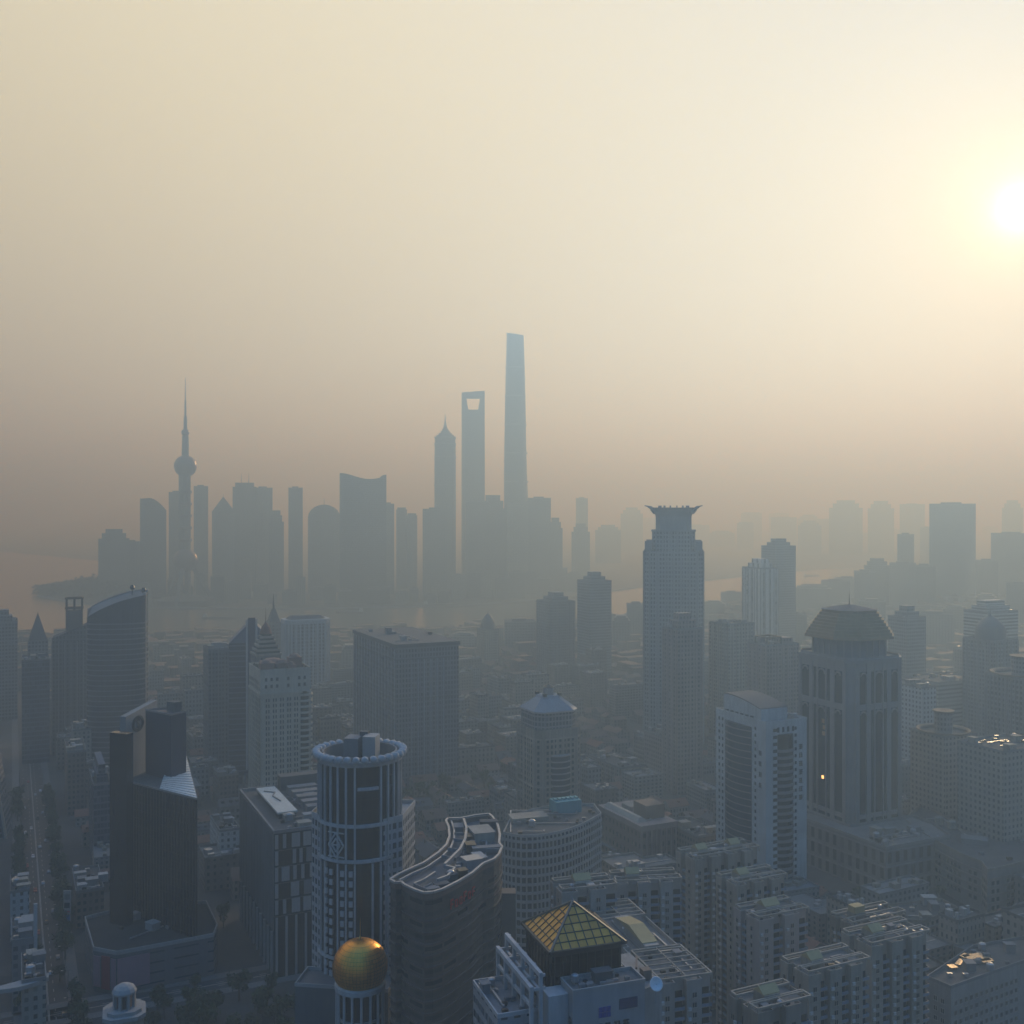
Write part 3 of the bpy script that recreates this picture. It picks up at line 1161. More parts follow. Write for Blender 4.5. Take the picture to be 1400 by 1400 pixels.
# ---- hotel block with staggered panels
loc, a_w, b_w = corner(375, 452, 440, 328)
CP = thing('panelled_block', 'block clad in staggered pale panels with a long pale skylight on its roof', 'office block', loc, GR)
a_w, b_w = 40, 74
zc = 61.6
cp = rect(0, 0, a_w, b_w)
MB().prism(cp, 0, zc, False).build('wall', glass('slate_glass', (0.018, 0.022, 0.03), 2.0, 7.0), CP)
MB().face([(x, y, zc) for x, y in cp]).build('roof', FELT, CP)
parapet(CP, cp, zc, GREY, 1.4, 0.9, 0.5)
for row in range(5):
    z = 26.4 + row * 7.0
    x = 0.25
    k = 0
    rr = random.Random(row * 7 + 2)
    offs = (0.0, 1.9)[row % 2]
    while x < a_w - 4:
        w_ = (1.5, 1.4, 3.6, 3.4)[(k + row) % 4] if k else 1.4
        b = MB().box(x + w_ / 2 + (offs if k else 0), -0.18, z + 0.5, w_, 0.5, 6.0)
        b.build('facade_panel', [PALE, CREAM, GREY][rr.randrange(3)] if rr.random() < 0.35 else PALE, CP)
        x += w_ + (2.0, 1.6, 1.4, 2.4)[(k * 3 + row) % 4] + (offs if not k else 0)
        k += 1
b = MB()
for k in range(36):
    y = 1.2 + k * 2.05
    b.box(-0.25, y, 20, 0.6, 0.35 if k % 3 else 0.7, zc - 20.4)
b.build('side_fins', GREY, CP)
b = MB()
for z in (26.2, 33.2, 40.2, 47.2, 54.2):
    b.prism(offset(cp, 0.12), z - 0.35, z)
b.build('floor_band', DARKGREY, CP)
b = MB()
for k in range(10):
    b.box(1 + k * 4.2, 0.2, 0, 1.0, 1.0, 25.6).box(-0.4, 3 + k * 7.5, 0, 1, 1, 19)
b.build('base_columns', PALE, CP)
b = MB().prism(rect(6, 20, 15, 66), zc + 2.2, zc + 3.0, True, True)
b.build('skylight_roof', mat('pale_roof_sheet', (0.52, 0.56, 0.54), 0.6, 0.35), CP)
MB().prism(rect(6.6, 20.6, 14.4, 65.4), zc, zc + 2.2).build('skylight_base', DARKGREY, CP)
MB().path([(8, 58, zc + 3.2), (12.4, 54, zc + 3.2), (10, 48, zc + 3.2), (11.5, 38, zc + 3.2)], 0.5).build('skylight_duct', GREY, CP)
b = MB()
for k in range(5):
    b.box(27, 24 + k * 9, zc, 14, 5, 3.6)
b.build('rooftop_pavilion', GREY, CP)
MB().prism(rect(18, 66, 39, 73), zc, zc + 7).build('rooftop_pavilion', DARKGREY, CP)
roof_clutter(CP, rect(4, 2, 36, 20), zc, 16, 11, 3, 2, 1.0, 3)
roof_clutter(CP, rect(16, 22, 39, 64), zc, 14, 12, 2, 1, 1.0, 3)
keep(CP, cp)
mark(CP, 'the block of staggered panels')

# ---- concave office block of punched windows
zE = 58.0
fp = [(688, 1141), (702, 1144), (716, 1145.5), (732, 1145), (748, 1143), (764, 1140), (780, 1135.5), (795, 1129.5), (809, 1122.5), (822, 1115)]
bp_ = [(812, 1102), (785, 1101), (757, 1103), (728, 1109), (700, 1118)]
cE = [P(x, y, zE) for x, y in fp + bp_]
ox, oy = cE[0]
CE = thing('concave_block', 'office block with concave front of small windows and teal roof tank', 'office block', (ox, oy, 0))
ce = [(x - ox, y - oy) for x, y in cE]
MB().prism(ce, 0, zE, False).build('wall', glass('office_pane', (0.01, 0.014, 0.03), 1.6, 3.7), CE)
MB().face([(x, y, zE) for x, y in ce]).build('roof', FELT, CE)
parapet(CE, ce, zE, PALE, 1.2)
b = MB()
bands(b, ce, 0, zE, 3.7, 1.2, 0.4)
b.build('floor_band', PALE, CE)
b = MB()
for i, p, q, L, (ux, uy), a in edges(ce):
    if i < len(fp) - 1 or L > 8:
        n = max(1, round(L / 2.1))
        for k in range(n):
            s = L * (k + 0.5) / n
            b.box(p[0] + ux * s, p[1] + uy * s, 0, 0.7, 0.6, zE, math.atan2(uy, ux), False)
b.build('window_pier', PALE, CE)
x, y = P(773, 1109, zE)
b = MB().box(x - ox, y - oy, zE, 13, 8, 5.6, R(22))
for k in range(6):
    b.box(x - ox - 5 + k * 2, y - oy + 0.8 * k - 2, zE + 5.6, 1.2, 3, 0.8, R(22))
b.build('tank_house', TEAL, CE)
x, y = P(722, 1121, zE)
b = MB().box(x - ox, y - oy, zE, 17, 9, 2.2, R(16)).build('plant_room', CREAM, CE)
roof_clutter(CE, [(c[0], c[1]) for c in ce], zE, 22, 21, 0, 1, 0.9, 4)
keep(CE, ce)
mark(CE, 'the concave office block')

# ---- white tower with a curved glass bay
loc, a_w, b_w = corner(1047, 530, 1103, 979)
WTW = thing('white_tower', 'white tower with a curved dark glass bay and vertical sign characters at its corner', 'tower', loc, GR)
zW = 92.5
wp = rect(0, 0, a_w, b_w)
WHW = mat('white_tile_wall', (0.46, 0.49, 0.49), 0.7, 0.6)
MB().prism(wp, 0, zW, False).build('wall', WHW, WTW)
MB().face([(x, y, zW) for x, y in wp]).build('roof', FELT, WTW)
parapet(WTW, wp, zW, WHW, 1.2)
y0, y1 = b_w * 0.27, b_w * 0.80
bay = [(0.1, y1), *[(x, y) for x, y in arc_pts((-0.3, y1), (-0.3, y0), 2.6, 10)][0:], (0.1, y0)]
bay = [(0.1, y1)] + arc_pts((-0.3, y1), (-0.3, y0), 2.6, 10) + [(0.1, y0)]
MB().prism(bay, 6, zW - 3.5).build('glass_bay', BLUEGLASS, WTW)
b = MB()
bands(b, bay, 6, zW - 3, 3.5, 0.5, 0.25)
b.build('bay_band', GREY, WTW)
cb = [(a_w * 0.28, 0.1)] + arc_pts((a_w * 0.28, -0.2), (a_w * 0.66, -0.2), 1.6, 6) + [(a_w * 0.66, 0.1)]
MB().prism(cb, 4, zW - 6).build('glass_bay', BLACKGLASS, WTW)
b = MB()
bands(b, cb, 4, zW - 12, 3.5, 1.5, 0.35)
b.build('bay_band', GREY, WTW)
pn = Parts(WTW, 'window')
wmm = win_mesh(1.3, 1.6, SHOPGLASS, None)
for k in range(25):
    z = 4 + k * 3.5
    for y in (b_w * 0.86, b_w * 0.93, b_w * 0.2):
        pn.add(wmm, 0, y, z, math.pi)
    for x in (a_w * 0.2, a_w * 0.72, a_w * 0.25):
        if x < a_w * 0.7 or k > 21 or k < 4:
            pn.add(wmm, x, 0, z, -math.pi / 2)
    pn.add(wmm, a_w * 0.725, 0, z, -math.pi / 2)
for k in range(4):
    pn.add(win_mesh(1.4, 2.6, SHOPGLASS, None), a_w * (0.3 + 0.12 * k), 0, zW - 5, -math.pi / 2)
pn.finish()
glyphs(WTW, 'sign_character', (a_w * 0.80, -0.16, 78), (1, 0, 0), 7, 2.5, -4.3, SIGNDARK, 9)
glyphs(WTW, 'sign_character', (-0.16, b_w * 0.13, 76), (0, -1, 0), 4, 2.3, -5.4, SIGNDARK, 12)
up_p = [(2, b_w * 0.18), (a_w * 0.72, b_w * 0.18), (a_w * 0.72, b_w * 0.86), (2, b_w * 0.86)]
zt = [zW + 7.0, zW + 7.0, zW + 8.6, zW + 9.4]
b = MB()
N = 8
rings = []
top = []
for k in range(N + 1):
    t = k / N
    yy = b_w * (0.14 + 0.74 * t)
    top.append((yy, zW + 6.2 + 3.6 * math.sin(t * 1.9)))
for k in range(N):
    (ya, za), (yb, zb) = top[k], top[k + 1]
    b.face([(1.6, yb, zW), (1.6, ya, zW), (1.6, ya, za), (1.6, yb, zb)])
    b.face([(a_w * 0.7, ya, zW), (a_w * 0.7, yb, zW), (a_w * 0.7, yb, zb), (a_w * 0.7, ya, za)])
b.face([(1.6, top[0][0], zW), (a_w * 0.7, top[0][0], zW), (a_w * 0.7, top[0][0], top[0][1]), (1.6, top[0][0], top[0][1])])
b.face([(a_w * 0.7, top[-1][0], zW), (1.6, top[-1][0], zW), (1.6, top[-1][0], top[-1][1]), (a_w * 0.7, top[-1][0], top[-1][1])])
b.build('penthouse', WHW, WTW)
b = MB()
for k in range(N):
    (ya, za), (yb, zb) = top[k], top[k + 1]
    b.face([(1.2, ya, za), (a_w * 0.7 + 0.4, ya, za), (a_w * 0.7 + 0.4, yb, zb), (1.2, yb, zb)])
    b.face([(1.2, yb, zb + 0.4), (1.2, ya, za + 0.4), (1.2, ya, za), (1.2, yb, zb)])
    b.face([(1.2, ya, za + 0.4), (a_w * 0.7 + 0.4, ya, za + 0.4), (a_w * 0.7 + 0.4, yb, zb + 0.4), (1.2, yb, zb + 0.4)])
b.build('curved_roof', DARKGREY, WTW)
roof_clutter(WTW, rect(a_w * 0.72, 2, a_w - 1, b_w - 2), zW, 9, 31, 0, 1, 0.8, 2)
b = MB()
for k in range(6):
    b.box(1.0, b_w * (0.3 + 0.1 * k), zW, 1.0, 1.6, 1.8)
b.build('roof_vent', DARKSTEEL, WTW)
keep(WTW, wp)
mark(WTW, 'the white tower')

# ---- great stone tower with a stepped hat
loc, a_w, b_w = corner(1163, 585, 1237, 1088)
HT = thing('hat_tower', 'massive stone tower with dark window strips under a stepped bell-shaped roof', 'tower', loc, GR)
zH = 115.5
c_ = 4.5
hp = chamfer(0, 0, a_w, b_w, c_)
MB().prism(hp, 0, zH - 0.6, False).build('glazing', glass('bronze_glass', (0.03, 0.03, 0.034), 1.6, 3.6), HT)
MB().face([(x, y, zH) for x, y in hp]).build('roof', ROOFC, HT)
STONE = mat('warm_grey_stone', (0.25, 0.24, 0.23), 0.75, 0.4)
b = MB()
for i, p, q, L, (ux, uy), a in edges(hp):
    if L < 10:
        b.prism([(p[0], p[1]), (q[0], q[1]), (q[0] * 0.98 + a_w * 0.01, q[1] * 0.98 + b_w * 0.01), (p[0] * 0.98 + a_w * 0.01, p[1] * 0.98 + b_w * 0.01)], 0, zH)
        mx_, my_ = (p[0] + q[0]) / 2, (p[1] + q[1]) / 2
        b.box(mx_, my_, 0, L * 0.8, 1.2, zH, math.atan2(uy, ux), False)
    else:
        for t, w_ in ((0.0, 2.6), (0.26, 3.2), (0.40, 0.9), (0.60, 0.9), (0.74, 3.2), (1.0, 2.6)):
            b.box(p[0] + ux * L * t, p[1] + uy * L * t, 0, w_, 1.6, zH, math.atan2(uy, ux), False)
b.build('stone_pier', STONE, HT)
b = MB()
for z, h in ((zH - 6, 6.0), (88, 3.4), (28, 2.5)):
    b.prism(offset(hp, 0.55), z, z + h, True, True)
b.box(a_w / 2, b_w / 2, 1, 2, 2, zH - 3)
b.prism(offset(hp, 1.3), zH - 1.2, zH + 0.8, True, True)
b.build('stone_belt', STONE, HT)
parapet(HT, hp, zH + 0.8, STONE, 1.2)
b = MB()
for i, p, q, L, (ux, uy), a in edges(hp):
    if L > 10:
        for t in (0.13, 0.5, 0.87):
            w_ = 3.0 if t == 0.5 else 2.2
            for zb in (zH - 6.6, 87.4):
                pts = []
                for s in range(9):
                    an = math.pi * s / 8
                    pts.append((p[0] + ux * (L * t - math.cos(an) * w_) + uy * 0.7, p[1] + uy * (L * t - math.cos(an) * w_) - ux * 0.7, zb - w_ * 0.9 + math.sin(an) * w_ * 0.9))
                b.path(pts, 0.7, 0.7)
b.build('arch_trim', STONE, HT)
cx, cy = a_w / 2, b_w / 2
hw = 18.5
nk = chamfer(cx - hw, cy - hw, cx + hw, cy + hw, 9)
MB().prism(nk, zH, 128.5).build('neck', mat('neck_stone', (0.19, 0.19, 0.20), 0.75, 0.4), HT)
b = MB()
piers(b, nk, zH, 128.5, 4.4, 0.9, 0.5)
b.build('neck_pier', STONE, HT)
hat = MB()
HATM = mat('bronze_hat_cladding', (0.36, 0.245, 0.125), 0.85, 0.5)
steps = 9
for k in range(steps):
    t = k / (steps - 1)
    h_ = 22.6 - 8.6 * t ** 1.15
    z = 126.5 + k * 1.75
    hat.prism(chamfer(cx - h_, cy - h_, cx + h_, cy + h_, h_ * 0.48), z, z + 1.75 + (0.02 if k < steps - 1 else 0), True, True)
hat.build('stepped_roof', HATM, HT)
h_ = 14.6
MB().loft([[(x, y, 142.2) for x, y in chamfer(cx - h_, cy - h_, cx + h_, cy + h_, 7)], [(x, y, 144.6) for x, y in chamfer(cx - 2, cy - 2, cx + 2, cy + 2, 0.9)]]).build('roof_cap', DARKGREY, HT)
MB().lathe([(0.3, 144.4), (0.05, 152)], 6, cx, cy).build('finial', DARKSTEEL, HT)
pod = [(-12, -38), (34, -38), (a_w + 4, -16), (a_w + 4, -1.5), (-1.5, -1.5), (-1.5, b_w), (-16, b_w)]
PODW = facade('podium_arcade', (0.20, 0.19, 0.18), (0.02, 0.02, 0.022), 5.5, 8.0, 0.45, 0.7, 0.4)
MB().prism(pod, 0, 25, False).build('podium', PODW, HT)
MB().face([(x, y, 25) for x, y in pod]).build('podium_roof', ROOFC, HT)
parapet(HT, pod, 25, STONE, 1.4)
b = MB()
bands(b, pod, 7, 24, 8, 0.8, 0.4)
b.build('podium_band', STONE, HT)
roof_clutter(HT, [(-10, -35), (30, -35), (36, -18), (-8, -6)], 25, 18, 44, 3, 2, 1.2, 4)
lw = bpy.data.materials.new('lit_window')
lw.use_nodes = True
q = lw.node_tree.nodes['Principled BSDF']
q.inputs['Base Color'].default_value = (0.8, 0.5, 0.2, 1)
q.inputs['Emission Color'].default_value = (1, 0.55, 0.2, 1)
q.inputs['Emission Strength'].default_value = 2.4
link_mesh('lit_window', MB().box(0, 0, 0, 0.3, 1.5, 1.8).mesh('lit_window', lw), HT).location = (-0.9, b_w * 0.47, 46.5)
for z, y, s in ((78, 0.48, 1), (74.5, 0.46, 1), (71, 0.47, 1)):
    link_mesh('warm_blind', MB().box(0, 0, 0, 0.2, 2.2, 2.4).mesh('warm_blind', mat('amber_blind', (0.45, 0.27, 0.10), 0.5, 0.3)), HT).location = (-0.25, b_w * y, z)
keep(HT, rect(-16, -40, a_w + 6, b_w + 2))
mark(HT, 'the tower with the stepped hat')
# ================================================================== dark tower on its podium, left
zD = 76.0
pA_, pB_ = P(166, 1068, zD), P(270, 1094, zD)
DT = thing('dark_glass_tower', 'black glass tower with a round emblem up high and a white ribbed roof wedge', 'tower', (pA_[0], pA_[1], 0), math.atan2(pB_[1] - pA_[1], pB_[0] - pA_[0]))
LW = math.dist(pA_, pB_)


def dl(p):
    c, s = math.cos(-DT.rotation_euler.z), math.sin(-DT.rotation_euler.z)
    x, y = p[0] - DT.location.x, p[1] - DT.location.y
    return (x * c - y * s, x * s + y * c)


dp = [(0, 0), (LW, 0), dl(P(255, 1036, zD)), dl(P(196, 1034, zD))]
MB().prism(dp, 0, zD, False).build('glazing', BLACKGLASS, DT)
MB().face([(x, y, zD) for x, y in dp]).build('roof', FELT, DT)
b = MB()
for k in range(26):
    b.box(1 + k * (LW - 2) / 25, -0.1, 16, 0.22, 0.35, zD - 16.4, 0, False)
b.build('mullions', DARKSTEEL, DT)
parapet(DT, dp, zD, GREY, 0.8, 0.5)
# white ribbed wedge of roof
wv = [(*dl(P(218, 1081, zD)), zD + 0.7), (*dl(P(269, 1093, zD)), zD + 0.7), (*dl(P(254, 1038, zD)), zD + 2.6), (*dl(P(230, 1050, zD)), zD + 2.4)]
RIBW = mat('ribbed_white_roof', (0.74, 0.77, 0.74), 0.45, 0.2)
b = MB().face(wv)
for i in range(4):
    p, q = wv[i], wv[(i + 1) % 4]
    b.face([p, (p[0], p[1], zD), (q[0], q[1], zD), q])
b.build('wedge_roof', RIBW, DT)
b = MB()
for k in range(17):
    t = (k + 0.5) / 17
    p = Vector(wv[0]).lerp(Vector(wv[3]), t)
    q = Vector(wv[1]).lerp(Vector(wv[2]), t)
    b.bar(p + Vector((0, 0, 0.12)), q + Vector((0, 0, 0.12)), 0.28, 0.22)
b.build('roof_ribs', WHITE, DT)
# upper part: a pale blade wall with the emblem, and a blank dark block standing before it
zU = 106.5
e1, e2 = dl(P(172, 1067, zD)), dl(P(215, 1048, zD))
ed = Vector((e2[0] - e1[0], e2[1] - e1[1])).normalized()
el_ = Vector((-ed.y, ed.x))
b = MB()
wq = [e1, e2, (e2[0] + el_.x * 3, e2[1] + el_.y * 3), (e1[0] + el_.x * 3, e1[1] + el_.y * 3)]
b.prism(wq, zD, zU, ztop=[zU - 1.5, zU + 1.5, zU + 1.5, zU - 1.5])
b.build('emblem_wall', mat('pale_blade_wall', (0.25, 0.26, 0.26), 0.8, 0.4), DT)
A_, B_ = dl(P(199, 1058, zD)), dl(P(234, 1067, zD))
bl_ = [A_, B_, (B_[0] - 1, B_[1] + 9), (A_[0] + 4, A_[1] + 9)]
MB().prism(bl_, zD, zU - 1).build('upper_block', mat('navy_cladding', (0.03, 0.04, 0.07), 0.5, 0.3), DT)
b = MB()
cx_, cy_ = sum(p[0] for p in bl_) / 4, sum(p[1] for p in bl_) / 4
b.box(cx_ + 1, cy_ + 3, zU - 1, 6, 4, 4.6)
b.build('plant_room', DARKGREY, DT)
MB().path([(*p, zU - 0.6) for p in bl_], 0.4, 0.8, True).build('block_parapet', GREY, DT)
# emblem: a wreath ring round a letter
ev = Vector((ed.x, ed.y, 0))
en = Vector((ev.y, -ev.x, 0))
ec = Vector((*e1, zU - 6.5)) + ev * math.dist(e1, e2) * 0.36 + en * 0.3
b = MB()
for rr_ in (3.5, 2.7):
    b.path([ec + ev * rr_ * 1.3 * math.cos(2 * math.pi * k / 20) + Vector((0, 0, rr_ * math.sin(2 * math.pi * k / 20))) for k in range(20)], 0.42, 0.4, True)
b.build('emblem_ring', SIGNDARK, DT)
b = MB()
sp_ = [(1.1, 1.3), (0.4, 1.9), (-0.6, 1.8), (-1.1, 1.1), (-0.5, 0.3), (0.5, -0.2), (1.1, -1.0), (0.6, -1.8), (-0.4, -1.9), (-1.1, -1.3)]
b.path([ec + ev * x + Vector((0, 0, z)) for x, z in sp_], 0.5, 0.4)
b.build('emblem_letter', SIGNDARK, DT)
# the dark blade at the far-left edge
f0, f1 = dl((X_(150, 470), 470)), dl((X_(173, 466), 466))
fd_ = Vector((f1[1] - f0[1], f0[0] - f1[0])).normalized() * -4
fin = [f0, f1, (f1[0] + fd_.x, f1[1] + fd_.y), (f0[0] + fd_.x, f0[1] + fd_.y)]
MB().prism(fin, 0, 101).build('glass_blade', mat('black_blade', (0.012, 0.014, 0.02), 0.2, 0.1), DT)
# podium
zP = 16.5
pod = [dl(P(*q, zP)) for q in ((116, 1258), (128, 1300), (160, 1306), (292, 1281), (297, 1268), (282, 1236), (200, 1236))]
# podium corners run counter-clockwise seen from above
ar = sum(pod[i - 1][0] * pod[i][1] - pod[i][0] * pod[i - 1][1] for i in range(len(pod)))
if ar < 0:
    pod.reverse()
PODM = facade('podium_cladding', (0.13, 0.135, 0.15), (0.03, 0.03, 0.035), 14, 4.2, 0.72, 0.16, 0.4)
MB().prism(pod, 0, zP, False).build('podium', PODM, DT)
MB().face([(x, y, zP) for x, y in pod]).build('podium_roof', mat('dark_podium_roof', (0.045, 0.048, 0.052), 0.95, 0.6, 0.0, 0.1), DT)
parapet(DT, pod, zP, PALE, 1.6, 0.4)
pk = P(150, 1306, zP)
w0, w1 = Vector((*dl(P(131, 1302, zP)), 0)), Vector((*dl(P(159, 1307, zP)), 0))
pinkm = mat('pink_hoarding', (0.34, 0.20, 0.24), 0.7, 0.3)
redm = mat('dark_red_banner', (0.30, 0.03, 0.05), 0.6, 0.2)
w2 = Vector((*dl(P(210, 1297, zP)), 0))
for p, q, a_, b__, m_, z0, z1 in ((w0, w1, -0.1, 0.25, pinkm, 2.5, 15), (w0, w1, 0.3, 0.72, redm, 2, 15.5), (w0, w1, 0.75, 1.02, pinkm, 2, 15), (w1, w2, 0.02, 0.9, pinkm, 2.5, 15)):
    d_ = (q - p)
    n_ = Vector((d_.y, -d_.x, 0)).normalized() * 0.35
    i0, i1 = p + d_ * a_ + n_, p + d_ * b__ + n_
    bb = MB().face([i0 + Vector((0, 0, z0)), i1 + Vector((0, 0, z0)), i1 + Vector((0, 0, z1)), i0 + Vector((0, 0, z1))])
    bb.bar(i0 + Vector((0, 0, z1)) - n_ * .3, i1 + Vector((0, 0, z1)) - n_ * .3, 0.3)
    bb.build('advert_panel', m_, DT)
roof_clutter(DT, [(x, y) for x, y in offset(pod, -4)], zP, 8, 51, 2, 0)
keep(DT, offset(pod, 2))
keep(DT, dp)
mark(DT, 'the black glass tower')

# ---- tower with curved sloping roof, left
CT = thing('curved_roof_tower', 'blue glass tower with a rounded face and a roof sweeping up to one side', 'tower', (X_(161, 800), 800, 0), R(10))
hw, hd = 21.5, 15
ell = [(hw * math.copysign(abs(math.cos(t)) ** 0.72, math.cos(t)), hd * math.copysign(abs(math.sin(t)) ** 0.72, math.sin(t))) for t in [2 * math.pi * k / 40 for k in range(40)]]


def ctop(x):
    t = (x + hw) / (2 * hw)
    return 124.5 + 13.5 * math.sin(min(t, 1) * 1.5) ** 0.8


CTG = glass('navy_glass', (0.03, 0.045, 0.07), 1.5, 3.8)
b = MB().prism(ell, 0, 0, False, ztop=[ctop(x) if y > -2 else ctop(x) - 6.5 * (1 - 0.6 * (x + hw) / (2 * hw)) for x, y in ell])
b.build('glazing', CTG, CT)
MB().face([(x, y, ctop(x) - 0.2 if y > -2 else ctop(x) - 6.5 * (1 - 0.6 * (x + hw) / (2 * hw)) - 0.2) for x, y in ell]).build('roof', GREY, CT)
b = MB()
bands(b, ell, 4, 116, 3.8, 1.0, 0.3)
b.build('floor_band', mat('blue_grey_band', (0.13, 0.15, 0.18), 0.5, 0.2), CT)
MB().path([(x, y, ctop(x) + 0.3) for x, y in ell if y > -3][0:], 0.8, 1.0).build('roof_rim', STEEL, CT)
MB().box(hw - 1.4, -4.5, 0, 2.4, 2.0, 137).build('corner_fin', STEEL, CT)
for x, h in ((10, 6.5), (18.2, 3.2)):
    b = MB().box(x, 3, ctop(x) - 2, 0.8, 0.8, h - 1)
    b.lathe([(1.2, ctop(x) + h - 4.5), (2.0, ctop(x) + h - 3), (1.2, ctop(x) + h - 1)], 10, x, 3)
    b.build('roof_beacon', DARKSTEEL, CT)
keep(CT, ell)
mark(CT, 'the tower with the swept roof')

# ---- slab tower with a framed sign box above, behind it
loc, a_w, b_w = corner(71, 860, 123, 60, R(20))
b_w = 22
FT = thing('framed_top_tower', 'dark tower with a chamfered shoulder and an open frame box on top', 'tower', loc, R(20))
F_DARK = facade('dark_strip_facade', (0.10, 0.105, 0.12), (0.02, 0.023, 0.03), 2.6, 3.6, 0.55, 0.6)
poly = rect(0, 0, a_w, b_w)
MB().prism(poly, 0, 0, False, ztop=[95, 106, 106, 95]).build('wall', F_DARK, FT)
MB().face([(0, 0, 95), (a_w, 0, 106), (a_w, b_w, 106), (0, b_w, 95)]).build('roof', FELT, FT)
b = MB()
piers(b, poly, 0, 92, 5, 0.7, 0.3)
b.build('wall_pier', GREY, FT)
sx0, sx1 = 10.0, 23.0
b = MB().prism(rect(sx0, 4, sx1, 14), 95, 117)
b.build('sign_box', BROWN, FT)
b = MB()
for x in (sx0 + 0.6, sx1 - 0.6, (sx0 + sx1) / 2):
    for y in (4.6, 13.4):
        b.bar((x, y, 117), (x, y, 127), 1.3)
for z in (126.6, 118.6):
    b.path([(sx0, 4.4, z), (sx1, 4.4, z), (sx1, 13.6, z), (sx0, 13.6, z)], 1.2, 1.2, True)
b.build('open_frame', DARKSTEEL, FT)
keep(FT, poly)
mark(FT, 'the tower with the open frame box')

# ---- grey block, gabled blue tower, striped pyramid tower, cream hotel
loc, a_w, b_w = corner(285, 800, 330, 262)
GB = thing('grey_block_tower', 'plain blue grey slab tower beside the gabled glass tower', 'tower', loc, GR)
poly = rect(0, 0, a_w, 24)
z = Z_(890, 800)
shell(GB, poly, 0, z, facade('blue_grey_grid', (0.13, 0.15, 0.17), (0.03, 0.035, 0.05), 2.4, 3.4, 0.6, 0.5))
parapet(GB, poly, z, GREY, 1.4)
b = MB()
for k in range(5):
    b.box(a_w * (k + 0.5) / 5, -0.2, 0, 0.9, 0.7, z)
b.build('wall_pier', GREY, GB)
roof_clutter(GB, poly, z, 8, 61, 3, 1, 1.3)
keep(GB, poly)

GT = thing('gabled_glass_tower', 'blue glass tower with a gabled top split by a dark central shaft', 'tower', (X_(313, 770), 770, 0), R(14))
a_w = 32
poly = rect(0, 0, a_w, 22)
za, zb = Z_(880, 770), Z_(849, 770)
MB().prism(poly, 0, za, False).build('glazing', CTG, GT)
b = MB()
xm = a_w / 2
b.face([(0, 0, za), (a_w, 0, za), (xm, 0, zb)])
b.face([(a_w, 22, za), (0, 22, za), (xm, 22, zb)])
b.face([(0, 22, za), (0, 0, za), (xm, 0, zb), (xm, 22, zb)])
b.face([(a_w, 0, za), (a_w, 22, za), (xm, 22, zb), (xm, 0, zb)])
b.build('gable', mat('blue_metal_roof', (0.10, 0.14, 0.20), 0.6, 0.3), GT)
MB().box(xm, 0.6, 10, 5.2, 2.6, zb - 8).build('central_shaft', mat('dark_blue_shaft', (0.02, 0.035, 0.09), 0.3, 0.2), GT)
b = MB()
for x in (xm - 3.4, xm + 3.4):
    b.box(x, 0.2, 10, 1.4, 2.4, zb - 9)
b.build('shaft_edge', WHITE, GT)
b = MB()
bands(b, poly, 5, za, 3.8, 1.0, 0.25)
b.build('floor_band', mat('blue_grey_band2', (0.11, 0.13, 0.17), 0.5, 0.2), GT)
keep(GT, poly)

loc, a_w, b_w = corner(350, 730, 384, 333)
SPT = thing('striped_pyramid_tower', 'tower topped by a pale striped pyramid with a red cone and a thin mast', 'tower', loc, GR)
poly = rect(0, 0, a_w, a_w)
z0 = Z_(895, 740)
shell(SPT, poly, 0, z0, facade('grey_office_grid', (0.20, 0.20, 0.20), (0.03, 0.035, 0.045), 2.6, 3.5, 0.55, 0.55))
b, d_ = MB(), MB()
hw = a_w / 2
for k in range(5):
    h_ = hw + 0.6 - k * (hw * 0.68 / 5)
    z = z0 + k * 2.9
    b.prism(rect(hw - h_, hw - h_, hw + h_, hw + h_), z, z + 1.5, True, True)
    h2 = h_ - 1.2
    d_.prism(rect(hw - h2, hw - h2, hw + h2, hw + h2), z + 1.5, z + 2.9, False)
b.build('pyramid_step', CREAM, SPT)
d_.build('pyramid_glazing', BLACKGLASS, SPT)
MB().lathe([(hw * 0.5, z0 + 14.5), (hw * 0.34, z0 + 19), (0.4, z0 + 22.5), (0.01, z0 + 23)], 16, hw, hw).build('cone_roof', TERRA, SPT)
MB().lathe([(0.35, z0 + 22), (0.15, z0 + 28), (0.03, z0 + 33)], 8, hw, hw).build('mast', DARKSTEEL, SPT)
keep(SPT, poly)
mark(SPT, 'the striped pyramid tower')

loc, a_w, b_w = corner(356, 640, 424, 330)
CH = thing('cream_hotel_tower', 'cream hotel tower with curved corner balconies and red brown planted roof terraces', 'hotel', loc, GR)
b_w = 34
zt_ = Z_(920, 640)
poly = rect(0, 0, a_w, b_w)
CHC = mat('light_cream_render', (0.50, 0.46, 0.38), 0.85, 0.6)
shell(CH, poly, 0, zt_, CHC, FELT)
parapet(CH, poly, zt_, CHC, 1.6)
b = MB()
piers(b, [(0, 0), (a_w, 0), (a_w, b_w), (0, b_w)], 0, zt_ - 13, a_w / 7, 0.7, 0.35, [0, 3])
b.prism(offset(poly, 0.5), zt_ - 14, zt_ - 12.6, True, True)
b.build('wall_pier', CHC, CH)
pn = Parts(CH, 'window')
wmh = win_mesh(1.5, 2.0, SHOPGLASS, CREAM2)
windows_on(pn, (0, 0), (a_w, 0), 4, zt_ - 15, 3.4, a_w / 7, 2.2, 2.0, win_mesh(2.4, 2.0, SHOPGLASS, CREAM2))
windows_on(pn, (0, 0), (a_w, 0), zt_ - 10.5, zt_ - 2, 4.2, a_w / 9, 1.5, 2.0, wmh, 0.8, 0.8, lambda i, k: i in (3, 5))
windows_on(pn, (0, b_w), (0, 0), 4, zt_ - 2, 3.4, 4, 1.5, 2.0, wmh)
